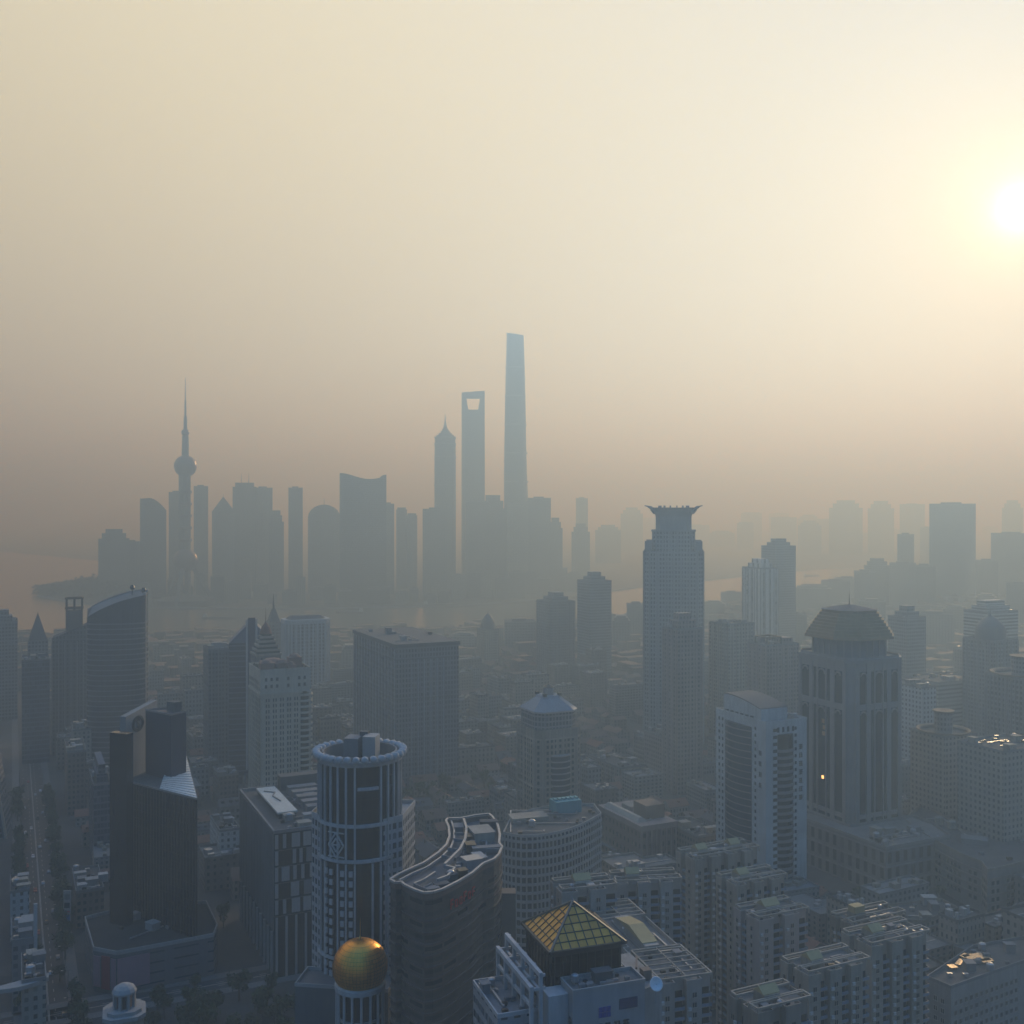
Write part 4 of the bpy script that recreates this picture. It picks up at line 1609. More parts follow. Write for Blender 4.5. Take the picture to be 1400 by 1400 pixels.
pn.finish()
ct = MB()
bal = [(a_w - 0.2, 9), (a_w - 0.2, 0.4)]
for k in range(25):
    z = 6 + k * 3.6
    if z > zt_ - 14:
        break
    b = MB()
    pl = [(a_w - 6.5, 0.1)] + arc_pts((a_w - 6.5, -0.3), (a_w + 2.4, 3.0), 2.6, 7) + [(a_w + 2.4, 9), (a_w - 0.2, 9)]
    b.prism(pl, z, z + 1.35, True, True)
    b.build('balcony', CHC, CH)
core_ = [(a_w - 6.0, 0.1)] + arc_pts((a_w - 6.0, -0.2), (a_w + 1.6, 3.2), 2.0, 6) + [(a_w + 1.6, 9), (a_w - 0.2, 9)]
MB().prism(core_, 3, zt_ - 13).build('corner_glazing', BLACKGLASS, CH)
pink = mat('pink_terrace', (0.25, 0.155, 0.13), 0.85, 0.6)
for k, (x, y, s, h) in enumerate(((5, 6, 8, 5), (15, 10, 9, 4), (24, 14, 8, 6.5), (12, 22, 14, 3.5), (26, 24, 7, 4.5), (20, 5, 5, 3))):
    if x < a_w - 2:
        bb = MB().box(x, y, zt_, s, s * 0.8, h)
        bb.lathe([(s * 0.45, zt_ + h), (s * 0.3, zt_ + h + 1.6), (0.05, zt_ + h + 2.2)], 10, x, y)
        bb.build('terrace_pavilion', pink, CH)
bush = MB()
for k in range(60):
    x, y = rnd.uniform(1, a_w - 1), rnd.uniform(1, b_w - 1)
    bush.lathe([(0.05, zt_), (rnd.uniform(.6, 1.4), zt_ + 0.7), (0.05, zt_ + rnd.uniform(1.2, 2.4))], 6, x, y, rnd.random())
bush.build('planting', mat('roof_shrubs', (0.06, 0.055, 0.035), 0.9, 0.5), CH)['kind'] = 'stuff'
keep(CH, poly)
mark(CH, 'the cream hotel tower')

# ---- pale office slab near the river, and its small neighbour with a spike
loc, a_w, b_w = corner(392, 1040, 452, 378)
PS = thing('ribbed_pale_slab', 'pale slab with tall white ribs and chamfered roof corners near the river', 'office block', loc, GR)
poly = chamfer(0, 0, a_w, 26, 5)
z = Z_(850, 1040)
shell(PS, poly, 0, z, facade('pale_slab_grid', (0.30, 0.33, 0.36), (0.04, 0.05, 0.07), 3, 3.5, 0.6, 0.6))
b = MB()
piers(b, poly, 0, z, 4.4, 1.5, 0.7)
b.prism(offset(poly, 0.8), z - 3.5, z + 1, True, True)
b.build('wall_rib', mat('blue_white_stone', (0.42, 0.46, 0.50), 0.7, 0.3), PS)
rc = offset(poly, -3)
MB().loft([[(x, y, z + 1) for x, y in rc], [(x, y, z + 4.5) for x, y in offset(rc, -5)]]).build('hipped_roof', SLATE, PS)
keep(PS, poly)
mark(PS, 'the pale ribbed slab')

# ---- broad grey slab, centre left
loc, a_w, b_w = corner(541, 745, 627, 484)
GS = thing('broad_grey_slab', 'broad grey office slab with many fine vertical ribs and a flat dark cornice', 'office block', loc, GR)
z = Z_(884, 745)
b_w = min(b_w, 110)
poly = rect(0, 0, a_w, b_w)
shell(GS, poly, 0, z, facade('broad_slab_grid', (0.17, 0.18, 0.20), (0.03, 0.035, 0.045), 2.3, 3.5, 0.5, 0.62))
b = MB()
for i, p, q, L, (ux, uy), a in edges(poly):
    if i in (0, 3):
        n = int(L / 2.3)
        for k in range(n + 1):
            if i == 0 and 3 < k < n - 3 and k % 2 or i == 3 and (k % 3 == 0):
                b.box(p[0] + ux * L * k / n, p[1] + uy * L * k / n, 2, 0.6, 0.9, z - 12 if i == 0 else z - 4, math.atan2(uy, ux), False)
b.build('wall_rib', mat('slab_rib', (0.30, 0.33, 0.36), 0.7, 0.3), GS)
b = MB()
b.prism(offset(poly, 0.9), z - 1.2, z + 1.4, True, True)
b.prism(offset(poly, 0.3), z - 10, z - 9.2, True, True)
b.prism(offset(poly, 0.3), z - 38, z - 37.2, True, True)
b.build('cornice', DARKGREY, GS)
roof_clutter(GS, poly, z + 1.4, 6, 71, 2, 0, 1.2)
keep(GS, poly)
mark(GS, 'the broad grey slab')

# ---- pale octagonal tower with pyramid roof
loc, a_w, b_w = corner(734, 620, 790, 706)
PO = thing('pyramid_roof_tower', 'pale stone tower with chamfered corners under a stepped glass pyramid roof', 'tower', loc, GR)
b_w = a_w = 31
zP_ = Z_(1000, 620)
poly = chamfer(0, 0, a_w, b_w, 4)
shell(PO, poly, 0, zP_, CREAM2)
b = MB()
bands(b, poly, 8, zP_, 3.5 * 8, 0.9, 0.4)
piers(b, poly, 0, zP_, 5, 0.6, 0.25)
b.build('stone_band', CREAM, PO)
pn = Parts(PO, 'window')
for i, p, q, L, u_, a in edges(poly):
    windows_on(pn, p, q, 2, zP_ - 2, 3.5, 2.8, 1.5, 2.0, win_mesh(1.5, 2.0, SHOPGLASS, None))
pn.finish()
cb = [(10, 0.1)] + arc_pts((10, -0.3), (22, -0.3), 2.4, 7) + [(22, 0.1)]
MB().prism(cb, 5, zP_ - 16).build('bow_window', BLUEGLASS, PO)
b = MB()
bands(b, cb, 5, zP_ - 15, 3.5, 0.8, 0.3)
b.build('bow_band', PALE, PO)
n1 = chamfer(1.6, 1.6, a_w - 1.6, b_w - 1.6, 5)
MB().prism(n1, zP_, zP_ + 9.5).build('upper_storeys', facade('upper_grid', (0.22, 0.23, 0.25), (0.03, 0.04, 0.06), 2.2, 3.1, 0.7, 0.7), PO)
z1 = zP_ + 9.5
e_ = chamfer(0.8, 0.8, a_w - 0.8, b_w - 0.8, 5)
MB().prism(e_, z1 - 0.2, z1 + 0.7, True, True).build('eaves', STEEL, PO)
MB().loft([[(x, y, z1 + 0.7) for x, y in e_], [(x, y, z1 + 7) for x, y in chamfer(8.5, 8.5, 22.5, 22.5, 3)], [(x, y, z1 + 8.5) for x, y in chamfer(9.5, 9.5, 21.5, 21.5, 2.5)]]).build('pyramid_roof', mat('zinc_roof', (0.20, 0.25, 0.30), 0.6, 0.3), PO)
for k in range(4):
    x, y = [(10.5, 10.5), (20.5, 10.5), (20.5, 20.5), (10.5, 20.5)][k]
    MB().box(x, y, z1 + 8.3, 2, 2, 1.6).build('roof_vent', DARKSTEEL, PO)
MB().prism(chamfer(12.5, 12.5, 18.5, 18.5, 1.5), z1 + 8.4, z1 + 13).build('lantern', STEEL, PO)
MB().lathe([(3.6, z1 + 13), (0.1, z1 + 15)], 8, 15.5, 15.5).build('lantern_roof', DARKSTEEL, PO)
keep(PO, poly)
mark(PO, 'the tower with the glass pyramid roof')

# ---- department store with tall piers
loc, a_w, b_w = corner(877, 580, 924, 820)
DS = thing('pillared_store', 'low red brown department store with tall pale piers and a sunlit roof slope', 'department store', loc, GR)
poly = rect(0, 0, a_w, b_w)
shell(DS, poly, 0, 26, facade('store_wall', (0.15, 0.11, 0.11), (0.03, 0.028, 0.03), 4, 6, 0.4, 0.4), FELT)
b = MB()
piers(b, poly, 0, 24, a_w / 7, 0.9, 0.5, [0])
b.prism(offset(poly, 0.8), 23.6, 26.6, True, True)
b.build('store_pier', mat('rose_stone', (0.27, 0.22, 0.21), 0.7, 0.4), DS)
MB().loft([[(x, y, 26.6) for x, y in rect(1, 6, 8, b_w - 3)], [(x, y, 29) for x, y in rect(3, 7, 5, b_w - 4)]]).build('roof_ridge', mat('light_roof_sheet', (0.42, 0.38, 0.33), 0.5, 0.4), DS)
MB().prism(rect(9, 9, a_w - 1.5, b_w * 0.5), 26.6, 34).build('plant_room', BROWN, DS)
MB().prism(rect(9.5, b_w * 0.6, a_w - 3, b_w * 0.8), 26.6, 29).build('plant_room', CREAM, DS)
roof_clutter(DS, poly, 26.6, 7, 75, 0, 0)
b = MB()
b.prism(offset(poly, 2.2), 5.4, 6.2, True, True)
b.build('canopy', GREY, DS)
keep(DS, poly)
mark(DS, 'the pillared department store')

# ---- crown-topped tower
KT = thing('crown_tower', 'tall pale tower with stepped shoulders and a flaring crown of horned corners', 'tower', (X_(921, 925), 925, 0), R(-9))
KF = facade('crown_wall', (0.30, 0.31, 0.31), (0.05, 0.055, 0.06), 2.6, 3.7, 0.5, 0.55)
CROWNM = mat('crown_stone', (0.27, 0.28, 0.28), 0.7, 0.3)


def sq(h, z):
    return [(x, y, z) for x, y in chamfer(-h, -h, h, h, h * 0.16)]


h0 = 25.0
MB().prism(chamfer(-h0, -h0, h0, h0, 5), 0, 164, False).build('wall', KF, KT)
MB().face([(x, y, 164) for x, y in chamfer(-h0, -h0, h0, h0, 5)]).build('roof', FELT, KT)
b = MB()
piers(b, chamfer(-h0, -h0, h0, h0, 5), 0, 164, 6.6, 1.3, 0.7)
b.build('wall_pier', CROWNM, KT)
for sx in (-1, 1):
    for sy in (-1, 1):
        MB().box(sx * 21.5, sy * 21.5, 164, 5.5, 5.5, 8.6).build('corner_turret', CROWNM, KT)
MB().prism(chamfer(-17.6, -17.6, 17.6, 17.6, 3), 164, 181.4).build('upper_tier', KF, KT)
b = MB()
piers(b, chamfer(-17.6, -17.6, 17.6, 17.6, 3), 164, 181, 5.5, 1.1, 0.5)
b.prism(chamfer(-19, -19, 19, 19, 3), 180.6, 182, True, True)
b.build('tier_pier', CROWNM, KT)
b = MB()
rings = []
for h, z in ((15.3, 182), (15.3, 193.5), (16.2, 196.5), (17.6, 199), (20.2, 201.2)):
    rings.append([(x, y, z) for x, y in chamfer(-h, -h, h, h, 4.0)])
b.loft(rings)
b.build('crown', CROWNM, KT)
for sx in (-1, 1):
    for sy in (-1, 1):
        b = MB()
        pts = [(15.5 * sx, 15.5 * sy, 196.5), (18.2 * sx, 18.2 * sy, 200), (21.0 * sx, 21.0 * sy, 202), (24 * sx, 24 * sy, 202.8)]
        b.bar(pts[0], pts[1], 3.2, 2.4).bar(pts[1], pts[2], 2.2, 1.5).bar(pts[2], pts[3], 1.2, 0.7)
        b.build('crown_horn', CROWNM, KT)
b = MB()
for k in range(14):
    a = 2 * math.pi * k / 14
    b.box(12.6 * math.cos(a), 12.6 * math.sin(a), 200.5, 1.6, 0.8, 2.4, a)
b.build('crown_rail', CROWNM, KT)
keep(KT, rect(-26, -26, 26, 26))
mark(KT, 'the crown-topped tower')


# ---- plainer towers of the middle distance, each from its roof corner
def office(name, label, cat, xn, d, xr, xl, ytop, fac, depth=None, seed=1, rib=None, crown=None, group=None, clutter=1.0, markt=None, rot=GR, ribw=0.9):
    loc, a, b = corner(xn, d, xr, xl, rot)
    b = depth or min(max(b, 14), 45)
    a = min(max(a, 8), 70)
    o = thing(name, label, cat, loc, rot, group)
    z = Z_(ytop, d)
    pl = rect(0, 0, a, b)
    shell(o, pl, 0, z, fac)
    parapet(o, pl, z, GREY, 1.3)
    if rib:
        m = MB()
        piers(m, pl, 0, z, rib, ribw, 0.45, [0, 3])
        m.build('wall_rib', fac_rib.get(fac.name, GREY), o)
    r = random.Random(seed)
    if crown == 'step':
        MB().prism(offset(pl, -min(a, b) * 0.18), z, z + 6).prism(offset(pl, -min(a, b) * 0.3), z + 6, z + 11).build('stepped_top', fac, o)
    elif crown == 'hip':
        q = offset(pl, -1)
        MB().loft([[(x, y, z + 0.8) for x, y in q], [(x, y, z + 6) for x, y in offset(q, -min(a, b) * 0.34)]]).build('hipped_roof', SLATE, o)
    elif crown == 'frame':
        m = MB()
        m.path([(2, 2, z + 6), (a * 0.5, 2, z + 6), (a * 0.5, b * 0.7, z + 6), (2, b * 0.7, z + 6)], 1.0, 1.2, True)
        for x, y in ((2, 2), (a * 0.5, 2), (a * 0.5, b * 0.7), (2, b * 0.7)):
            m.bar((x, y, z), (x, y, z + 6), 0.9)
        m.build('roof_frame', DARKSTEEL, o)
        MB().box(a * 0.7, b * 0.4, z, a * 0.4, b * 0.5, 5).build('plant_room', fac, o)
    elif crown == 'dome':
        MB().lathe([(a * 0.42, z), (a * 0.42, z + 8), (a * 0.36, z + 12), (a * 0.2, z + 17), (0.5, z + 20), (0.02, z + 25)], 20, a / 2, b / 2).build('domed_top', mat('dome_slate', (0.12, 0.13, 0.14), 0.6, 0.3), o, smooth=True)
    elif crown == 'cone':
        MB().loft([[(x, y, z) for x, y in offset(pl, -0.5)], [(x, y, z + 12) for x, y in offset(pl, -min(a, b) * 0.25)], [(x, y, z + 24) for x, y in offset(pl, -min(a, b) * 0.475)]]).build('spire_roof', SLATE, o)
        MB().lathe([(0.4, z + 23), (0.1, z + 26)], 6, a / 2, b / 2).build('finial', DARKSTEEL, o)
    elif crown == 'disc':
        MB().lathe([(a * 0.5, z + 0.2), (a * 0.585, z + 1.4), (a * 0.585, z + 2.2), (a * 0.55, z + 2.2), (a * 0.5, z + 1.4)], 36, a / 2, b / 2).build('disc_roof', mat('copper_rim', (0.22, 0.17, 0.125), 0.8, 0.5, 0.0, 0.15), o)
        MB().lathe([(a * 0.2, z), (a * 0.2, z + 12)], 24, a / 2, b / 2).build('roof_drum', facade('drum_wall', (0.26, 0.25, 0.24), (0.05, 0.05, 0.055), 2, 3, 0.5, 0.5), o)
        MB().lathe([(a * 0.2, z + 12), (a * 0.235, z + 12.5), (a * 0.235, z + 13.2), (a * 0.21, z + 13.2), (0.1, z + 12.6)], 24, a / 2, b / 2).build('drum_cap', mat('copper_rim', (0.34, 0.26, 0.18)), o)
    if clutter and crown not in ('dome', 'cone', 'disc', 'hip'):
        roof_clutter(o, pl, z, int(9 * clutter), seed, 3, 1, 1.0, 2)
    keep(o, pl, 4)
    if markt:
        mark(o, markt)
    return o, a, b, z


F_PINK = facade('rose_tile_wall', (0.24, 0.205, 0.195), (0.04, 0.04, 0.045), 2.8, 3.2, 0.45, 0.5)
F_BEIGE = facade('beige_wall', (0.33, 0.31, 0.27), (0.035, 0.04, 0.045), 3.0, 3.3, 0.45, 0.5)
F_WHITE = facade('white_tile_grid', (0.46, 0.48, 0.48), (0.04, 0.045, 0.055), 3.2, 3.3, 0.4, 0.5)
F_GREYG = facade('grey_grid', (0.20, 0.21, 0.22), (0.03, 0.035, 0.045), 2.8, 3.4, 0.6, 0.55)
F_BLUE = facade('blue_curtain', (0.09, 0.12, 0.16), (0.025, 0.035, 0.055), 1.8, 3.6, 0.85, 0.7)
F_BAND = facade('banded_wall', (0.27, 0.27, 0.27), (0.03, 0.035, 0.045), 30, 3.4, 1.2, 0.45)
F_BROWN = facade('brown_grid', (0.16, 0.135, 0.12), (0.03, 0.03, 0.034), 2.6, 3.4, 0.55, 0.5)
fac_rib = {F_PINK.name: mat('rose_rib', (0.28, 0.24, 0.23)), F_BEIGE.name: CREAM2, F_WHITE.name: WHITE, F_BLUE.name: STEEL, F_BROWN.name: BROWN}

office('apartment_tower', 'rose tiled apartment tower standing before the crown-topped tower', 'tower', 926, 740, 960, 886, 862, F_PINK, 18, 81, 5.2, 'step')
office('apartment_tower', 'pale ribbed apartment tower just beyond the rose tiled one', 'tower', 995, 900, 1031, 964, 855, F_BEIGE, 26, 82, 4.4)
office('apartment_tower', 'rose brown tower with an open steel frame on its roof', 'tower', 1048, 790, 1092, 1027, 884, F_PINK, 22, 83, 5, 'frame')
office('office_tower', 'grey stepped-top tower behind the stepped hat tower', 'tower', 1240, 1000, 1266, 1212, 846, F_GREYG, 24, 84, None, 'step')
office('office_tower', 'pale tower with white floor bands and terraced top near the picture edge', 'tower', 1350, 1080, 1392, 1320, 838, facade('white_band_wall', (0.40, 0.41, 0.41), (0.04, 0.045, 0.055), 30, 3.4, 1.2, 0.5), 30, 85, None, 'step')
office('dome_topped_tower', 'slim grey tower with a pointed dome in front of the banded tower', 'tower', 1358, 860, 1392, 1328, 878, F_GREYG, 30, 86, 4.0, 'dome')
office('white_block', 'white block with a blank wall and two columns of windows beside the hat tower', 'office block', 1262, 740, 1280, 1236, 942, F_WHITE, 20, 87)
office('office_block', 'broad brown block with sunlit roof plant beyond the white block', 'office block', 1283, 880, 1345, 1262, 935, F_BAND, 40, 88, None, None, None, 2.4)
office('disc_roof_hotel', 'apartment tower with a round copper-rimmed disc roof and a drum on top', 'tower', 1292, 610, 1336, 1256, 1010, F_BEIGE, 26, 89, None, 'disc', None, 0, 'the tower with the disc roof')
office('cream_edge_tower', 'cream tower with square windows cut by the picture edge below the round-topped one', 'tower', 1372, 560, 1440, 1346, 1030, F_BEIGE, 30, 90, None, None, None, 1.5)
office('round_top_tower', 'dark cylinder-topped tower at the picture edge behind the cream tower', 'tower', 1400, 690, 1450, 1384, 930, F_GREYG, 30, 91, 3.5, 'disc')
office('twin_dark_tower', 'dark flat-topped tower, taller of the hazy pair before the river bend', 'tower', 806, 1250, 836, 788, 796, F_GREYG, 30, 92, None, 'step', None, 0, 'the hazy pair of dark towers')
office('twin_dark_tower', 'lower and wider tower of the hazy pair before the river bend', 'tower', 752, 1280, 786, 734, 824, F_GREYG, 36, 93, 5, 'step', None, 0)
office('stepped_block', 'hazy apartment block with a round water-tower top by the river', 'tower', 662, 1330, 682, 648, 862, F_BEIGE, 22, 94, 5, 'dome')
office('pale_recess_tower', 'slim pale tower with dark side recesses rising from the haze', 'tower', 1040, 1230, 1064, 1014, 778, facade('pale_recess_wall', (0.62, 0.63, 0.62), (0.07, 0.08, 0.09), 9, 3.4, 0.34, 0.95), 34, 95, 6, 'step', None, 0, 'the slim pale tower')
office('hazy_tower', 'hazy grey tower with a set-back top just behind the slim pale tower', 'tower', 1060, 1450, 1088, 1042, 748, F_GREYG, 30, 96, None, 'step', None, 0)
office('cone_roof_tower', 'small tower with a sharp pointed cone roof at the far left', 'tower', 38, 950, 66, 32, 878, F_GREYG, 20, 97, None, 'cone')
office('office_block', 'flat grey block with a roof hut at the left picture edge', 'office block', -16, 1000, 24, -30, 852, F_GREYG, 30, 98, None, 'step')
office('office_block', 'blue grey block between the picture edge and the cone-roofed tower', 'office block', 30, 830, 68, 8, 905, F_BLUE, 30, 99)
office('glass_block', 'stepped glass block between the long street and the black glass tower', 'office block', 128, 590, 152, 116, 1075, F_BLUE, 40, 100, None, 'step', None, 1, 'the stepped glass block')
office('office_block', 'dark block with a row of white roof boxes beside the long street', 'office block', 92, 690, 118, 70, 1030, F_BROWN, 40, 101, None, None, None, 2)
office('office_block', 'pale block with a lit roof edge below the tower with the open frame box', 'office block', 100, 780, 138, 78, 1000, F_BEIGE, 30, 102, None, None, None, 2)
office('windowed_block', 'pale windowed block between the black glass tower and the panelled block', 'apartment block', 300, 570, 328, 270, 1138, F_WHITE, 30, 103)
office('office_block', 'brown block with a pale flat roof behind the black glass tower', 'office block', 300, 700, 326, 262, 1062, F_BROWN, 26, 104, None, None, None, 1.5)
office('row_block', 'long beige block with paired columns just beyond the pillared department store', 'apartment block', 848, 760, 884, 790, 1052, F_BEIGE, 45, 105, 6, None, None, 2)
office('office_block', 'rose brown slab beyond the beige block with paired columns', 'apartment block', 905, 760, 934, 872, 1008, F_PINK, 24, 106)
office('office_block', 'dark flat block left of the white tower with the curved bay', 'office block', 955, 575, 990, 930, 1146, F_BROWN, 34, 107, None, None, None, 1.5)
office('office_block', 'small white-roofed block between the broad grey slab and the pyramid roofed tower', 'office block', 686, 690, 706, 668, 1086, F_GREYG, 20, 108)

# ---- low curved block and its neighbours, right
zL = 24
cv = [(1236, 1122), (1262, 1142), (1290, 1158), (1318, 1172), (1342, 1181), (1350, 1192), (1372, 1188), (1402, 1180), (1440, 1160), (1400, 1130), (1345, 1142), (1300, 1122), (1262, 1102)]
cw = [P(x, y, zL) for x, y in cv]
CL = thing('curved_low_block', 'long low curved block with rows of square windows and round roof tanks', 'office block', (cw[0][0], cw[0][1], 0))
cl = [(x - cw[0][0], y - cw[0][1]) for x, y in cw]
MB().prism(cl, 0, zL, False).build('wall', mat('dusky_render', (0.24, 0.225, 0.21), 0.8, 0.5), CL)
MB().face([(x, y, zL) for x, y in cl]).build('roof', FELT, CL)
parapet(CL, cl, zL, CREAM2, 1.5)
b = MB()
bands(b, cl, 8, zL, 4.0, 0.5, 0.4)
b.build('floor_band', CREAM2, CL)
pn = Parts(CL, 'window')
for i in range(8):
    p, q = cl[i], cl[(i + 1) % len(cl)]
    windows_on(pn, p, q, 4, zL - 1, 4.0, 3.2, 1.9, 1.9, win_mesh(1.9, 1.9, SHOPGLASS, None))
pn.finish()
for px_, py_, s in ((1284, 1128, 4.6), (1302, 1134, 4.6)):
    x, y = P(px_, py_, zL)
    water_tank(CL, x - cw[0][0], y - cw[0][1], zL, s, CREAM)
x, y = P(1332, 1152, zL)
MB().box(x - cw[0][0], y - cw[0][1], zL, 13, 8, 2.6, R(-22)).build('plant_room', GREY, CL)
roof_clutter(CL, cl, zL, 8, 111, 1, 0)
keep(CL, cl)
mark(CL, 'the low curved block')

# ---- flat-roofed block with golden sun glints painted on its roof, bottom right
zG = 25
gp = [(1268, 1338), (1300, 1352), (1395, 1318), (1450, 1300), (1420, 1280), (1330, 1296)]
gw = [P(x, y, zG) for x, y in gp]
GBk = thing('sunlit_roof_block', 'flat-roofed block with gold-painted sun glints on its roof and rows of small windows', 'apartment block', (gw[0][0], gw[0][1], 0))
gl = [(x - gw[0][0], y - gw[0][1]) for x, y in gw]
MB().prism(gl, 0, zG, False).build('wall', mat('dull_white_render', (0.30, 0.30, 0.29), 0.85, 0.6), GBk)
MB().face([(x, y, zG) for x, y in gl]).build('roof', FELT, GBk)
parapet(GBk, gl, zG, GREY, 1.2)
pn = Parts(GBk, 'window')
for i in range(3):
    windows_on(pn, gl[i], gl[i + 1], 3, zG - 2, 3.6, 3.0, 1.6, 1.8, win_mesh(1.6, 1.8, SHOPGLASS, PALE))
pn.finish()
SUN_GLINT = mat('sun_glint_gold', (0.70, 0.50, 0.30), 0.22, 0.2, 0.5)  # sun glints on the roof, put into the gold colour of thin sheets
for px_, py_, sx, sy, rt in ((1336, 1312, 9, 7, 0.3), (1318, 1309, 4, 3, 0.5), (1312, 1318, 6, 2, 0.9), (1302, 1324, 3, 3, 0.2), (1348, 1316, 5, 3, 0.3)):
    x, y = P(px_, py_, zG)
    m_ = MB().box(x - gw[0][0], y - gw[0][1], zG + 0.4, sx, sy, 0.5, rt)
    m_.build('roof_glint', SUN_GLINT, GBk)
roof_clutter(GBk, gl, zG, 10, 113, 3, 2)
keep(GBk, gl)
mark(GBk, 'the block with golden roof glints')

zQ = 17
ql = [P(x, y, zQ) for x, y in ((1192, 1258), (1262, 1262), (1310, 1244), (1288, 1232), (1210, 1240))]
QB = thing('low_windowed_block', 'low dusky apartment row with balconies behind the stepped cream apartments', 'apartment block', (ql[0][0], ql[0][1], 0))
qq = [(x - ql[0][0], y - ql[0][1]) for x, y in ql]
shell(QB, qq, 0, zQ, facade('dusky_grid', (0.22, 0.22, 0.22), (0.03, 0.033, 0.04), 3.4, 3.4, 0.5, 0.5), FELT)
parapet(QB, qq, zQ, CREAM2, 1.2)
b = MB()
bands(b, qq, 3.4, zQ, 3.4, 0.9, 0.7)
b.build('balcony_band', GREY, QB)
roof_clutter(QB, qq, zQ, 9, 115, 3, 1)
keep(QB, qq)

# ---- turreted little tower at the bottom edge, left
TT = thing('turret_tower', 'small pale stone turret with a ribbed cupola at the bottom edge', 'tower', (X_(170, 330), 330, 0), R(20))
zt_ = Z_(1383, 330)
MB().prism(chamfer(-5.6, -5.6, 5.6, 5.6, 2.2), 0, zt_).build('shaft', CREAM, TT)
b = MB()
b.prism(chamfer(-6.3, -6.3, 6.3, 6.3, 2.4), zt_ - 0.7, zt_ + 0.5, True, True)
b.prism(chamfer(-5.0, -5.0, 5.0, 5.0, 2.0), zt_ + 0.5, zt_ + 1.6, True, True)
b.build('cornice', PALE, TT)
for k in range(8):
    a = math.pi / 4 * k + 0.39
    bb = MB().box(3.0 * math.cos(a), 3.0 * math.sin(a), zt_ + 1.6, 0.9, 0.9, 4.4, a)
    bb.build('lantern_post', PALE, TT)
MB().lathe([(2.3, zt_ + 1.6), (2.3, zt_ + 6)], 8).build('lantern', BROWN, TT)
MB().lathe([(3.7, zt_ + 6), (3.7, zt_ + 6.6), (3.1, zt_ + 7.6), (1.8, zt_ + 8.4), (0.3, zt_ + 8.8)], 12).build('cupola', PALE, TT)
pn = Parts(TT, 'window')
for k in range(4):
    a = math.pi / 2 * k
    for dz in (6, 12):
        pn.add(win_mesh(1.6, 3.0, SHOPGLASS, PALE), 5.6 * math.cos(a), 5.6 * math.sin(a), zt_ - dz, a)
pn.finish()
keep(TT, rect(-7, -7, 7, 7))

# ---- bottom-left corner blocks
for i, (nm, lb, xn, d, xr, xl, yt, fc, dp_) in enumerate((
        ('corner_block', 'pale block with big square windows at the left edge above the street trees', 14, 490, 24, -40, 1222, F_WHITE, 24),
        ('corner_block', 'low block with a tall white sign mast beside the street at the left edge', 16, 420, 26, -60, 1290, F_GREYG, 26),
        ('corner_block', 'round-cornered low block with a curved pale canopy at the lower left', 30, 385, 44, -40, 1345, F_BEIGE, 26),
        ('shop_house', 'brown shop block with cluttered white roof huts across the street from the low left blocks', 104, 505, 142, 96, 1222, F_BROWN, 36))):
    o, a, b, z = office(nm, lb, 'shop block' if i == 3 else 'office block', xn, d, xr, xl, yt, fc, dp_, 200 + i, None, None, None, 2.5)
    if i == 1:
        MB().bar((a + 0.6, 1, z - 8), (a + 0.6, 1, z + 14), 1.0, 1.4).build('sign_mast', WHITE, o)
    if i == 2:
        pl = [(a - 20, 0.1)] + arc_pts((a - 20, -0.4), (a + 1, 2), 3.2, 8) + [(a + 1, 6)]
        MB().prism(pl, z - 1.5, z, True, True).build('curved_canopy', PALE, o)
    if i == 3:
        for k in range(3):
            MB().box(3 + k * 5, 5 + k * 4, z, 4.5, 4, 2.8 + k * 0.5).build('roof_hut', WHITE, o)
bn = thing('banner_sign', 'tall narrow pale sign with a blue panel on the shop corner by the street', 'sign', (X_(92, 500), 500, 0))
MB().box(0, 0, 4, 3.4, 0.7, 16).build('board', PALE, bn)
for z_, h_, m_ in ((5.5, 3.2, mat('sign_blue', (0.03, 0.14, 0.42), 0.4, 0.1)), (10, 0.6, RED), (12, 2.5, SIGNDARK), (16, 2.5, GREY)):
    MB().box(0, -0.42, z_, 2.6, 0.12, h_).build('sign_panel', m_, bn)
MB().bar((-1, 0, 0), (-1, 0, 4), 0.4).bar((1, 0, 0), (1, 0, 4), 0.4).build('post', DARKSTEEL, bn)

# slanted, sun-edged building at the left edge
SE = thing('slanted_edge_block', 'leaning facade with a sun-warmed edge cut by the left picture border', 'office block', (X_(-22, 640), 640, 0), R(18))
sl2 = [[(x, y, 0) for x, y in rect(-40, 0, 12, 30)], [(x, y, 93) for x, y in rect(-40, 0, -2, 30)]]
MB().loft(sl2).build('wall', facade('leaning_wall', (0.17, 0.18, 0.20), (0.03, 0.035, 0.045), 3, 3.5, 0.6, 0.6), SE)
MB().bar((12.2, -0.4, 0), (-1.8, -0.4, 93.4), 1.6, 1.4).bar((6, -0.5, 0), (-8, -0.5, 93.4), 1.0, 1.0).build('edge_beam', mat('sun_glow_beam', (0.50, 0.40, 0.30), 0.5, 0.3), SE)  # sun glow along the slanted edge, put into the beam colour
keep(SE, rect(-42, 0, 14, 30))
# ================================================================== cream apartment towers with balconies and tanks
AIRC = mat('air_unit_white', (0.55, 0.55, 0.53), 0.6, 0.3)
_bal = {}


def balcony_mesh(w):
    k = round(w, 1)
    if k not in _bal:
        b = MB()
        b.box(0, -0.7, -0.12, w, 1.4, 0.14)
        b.box(0, -1.36, 0.0, w, 0.08, 1.0, mi=1)
        for x in (-w / 2 + 0.05, w / 2 - 0.05):
            b.box(x, -0.7, 0.0, 0.08, 1.36, 1.0, mi=1)
        b.box(0, -0.02, 0, w * 0.85, 0.06, 2.3, mi=2)
        _bal[k] = b.mesh('balcony', [CREAM, mat('balcony_rail', (0.20, 0.27, 0.34), 0.4, 0.3), SHOPGLASS])
    return _bal[k]


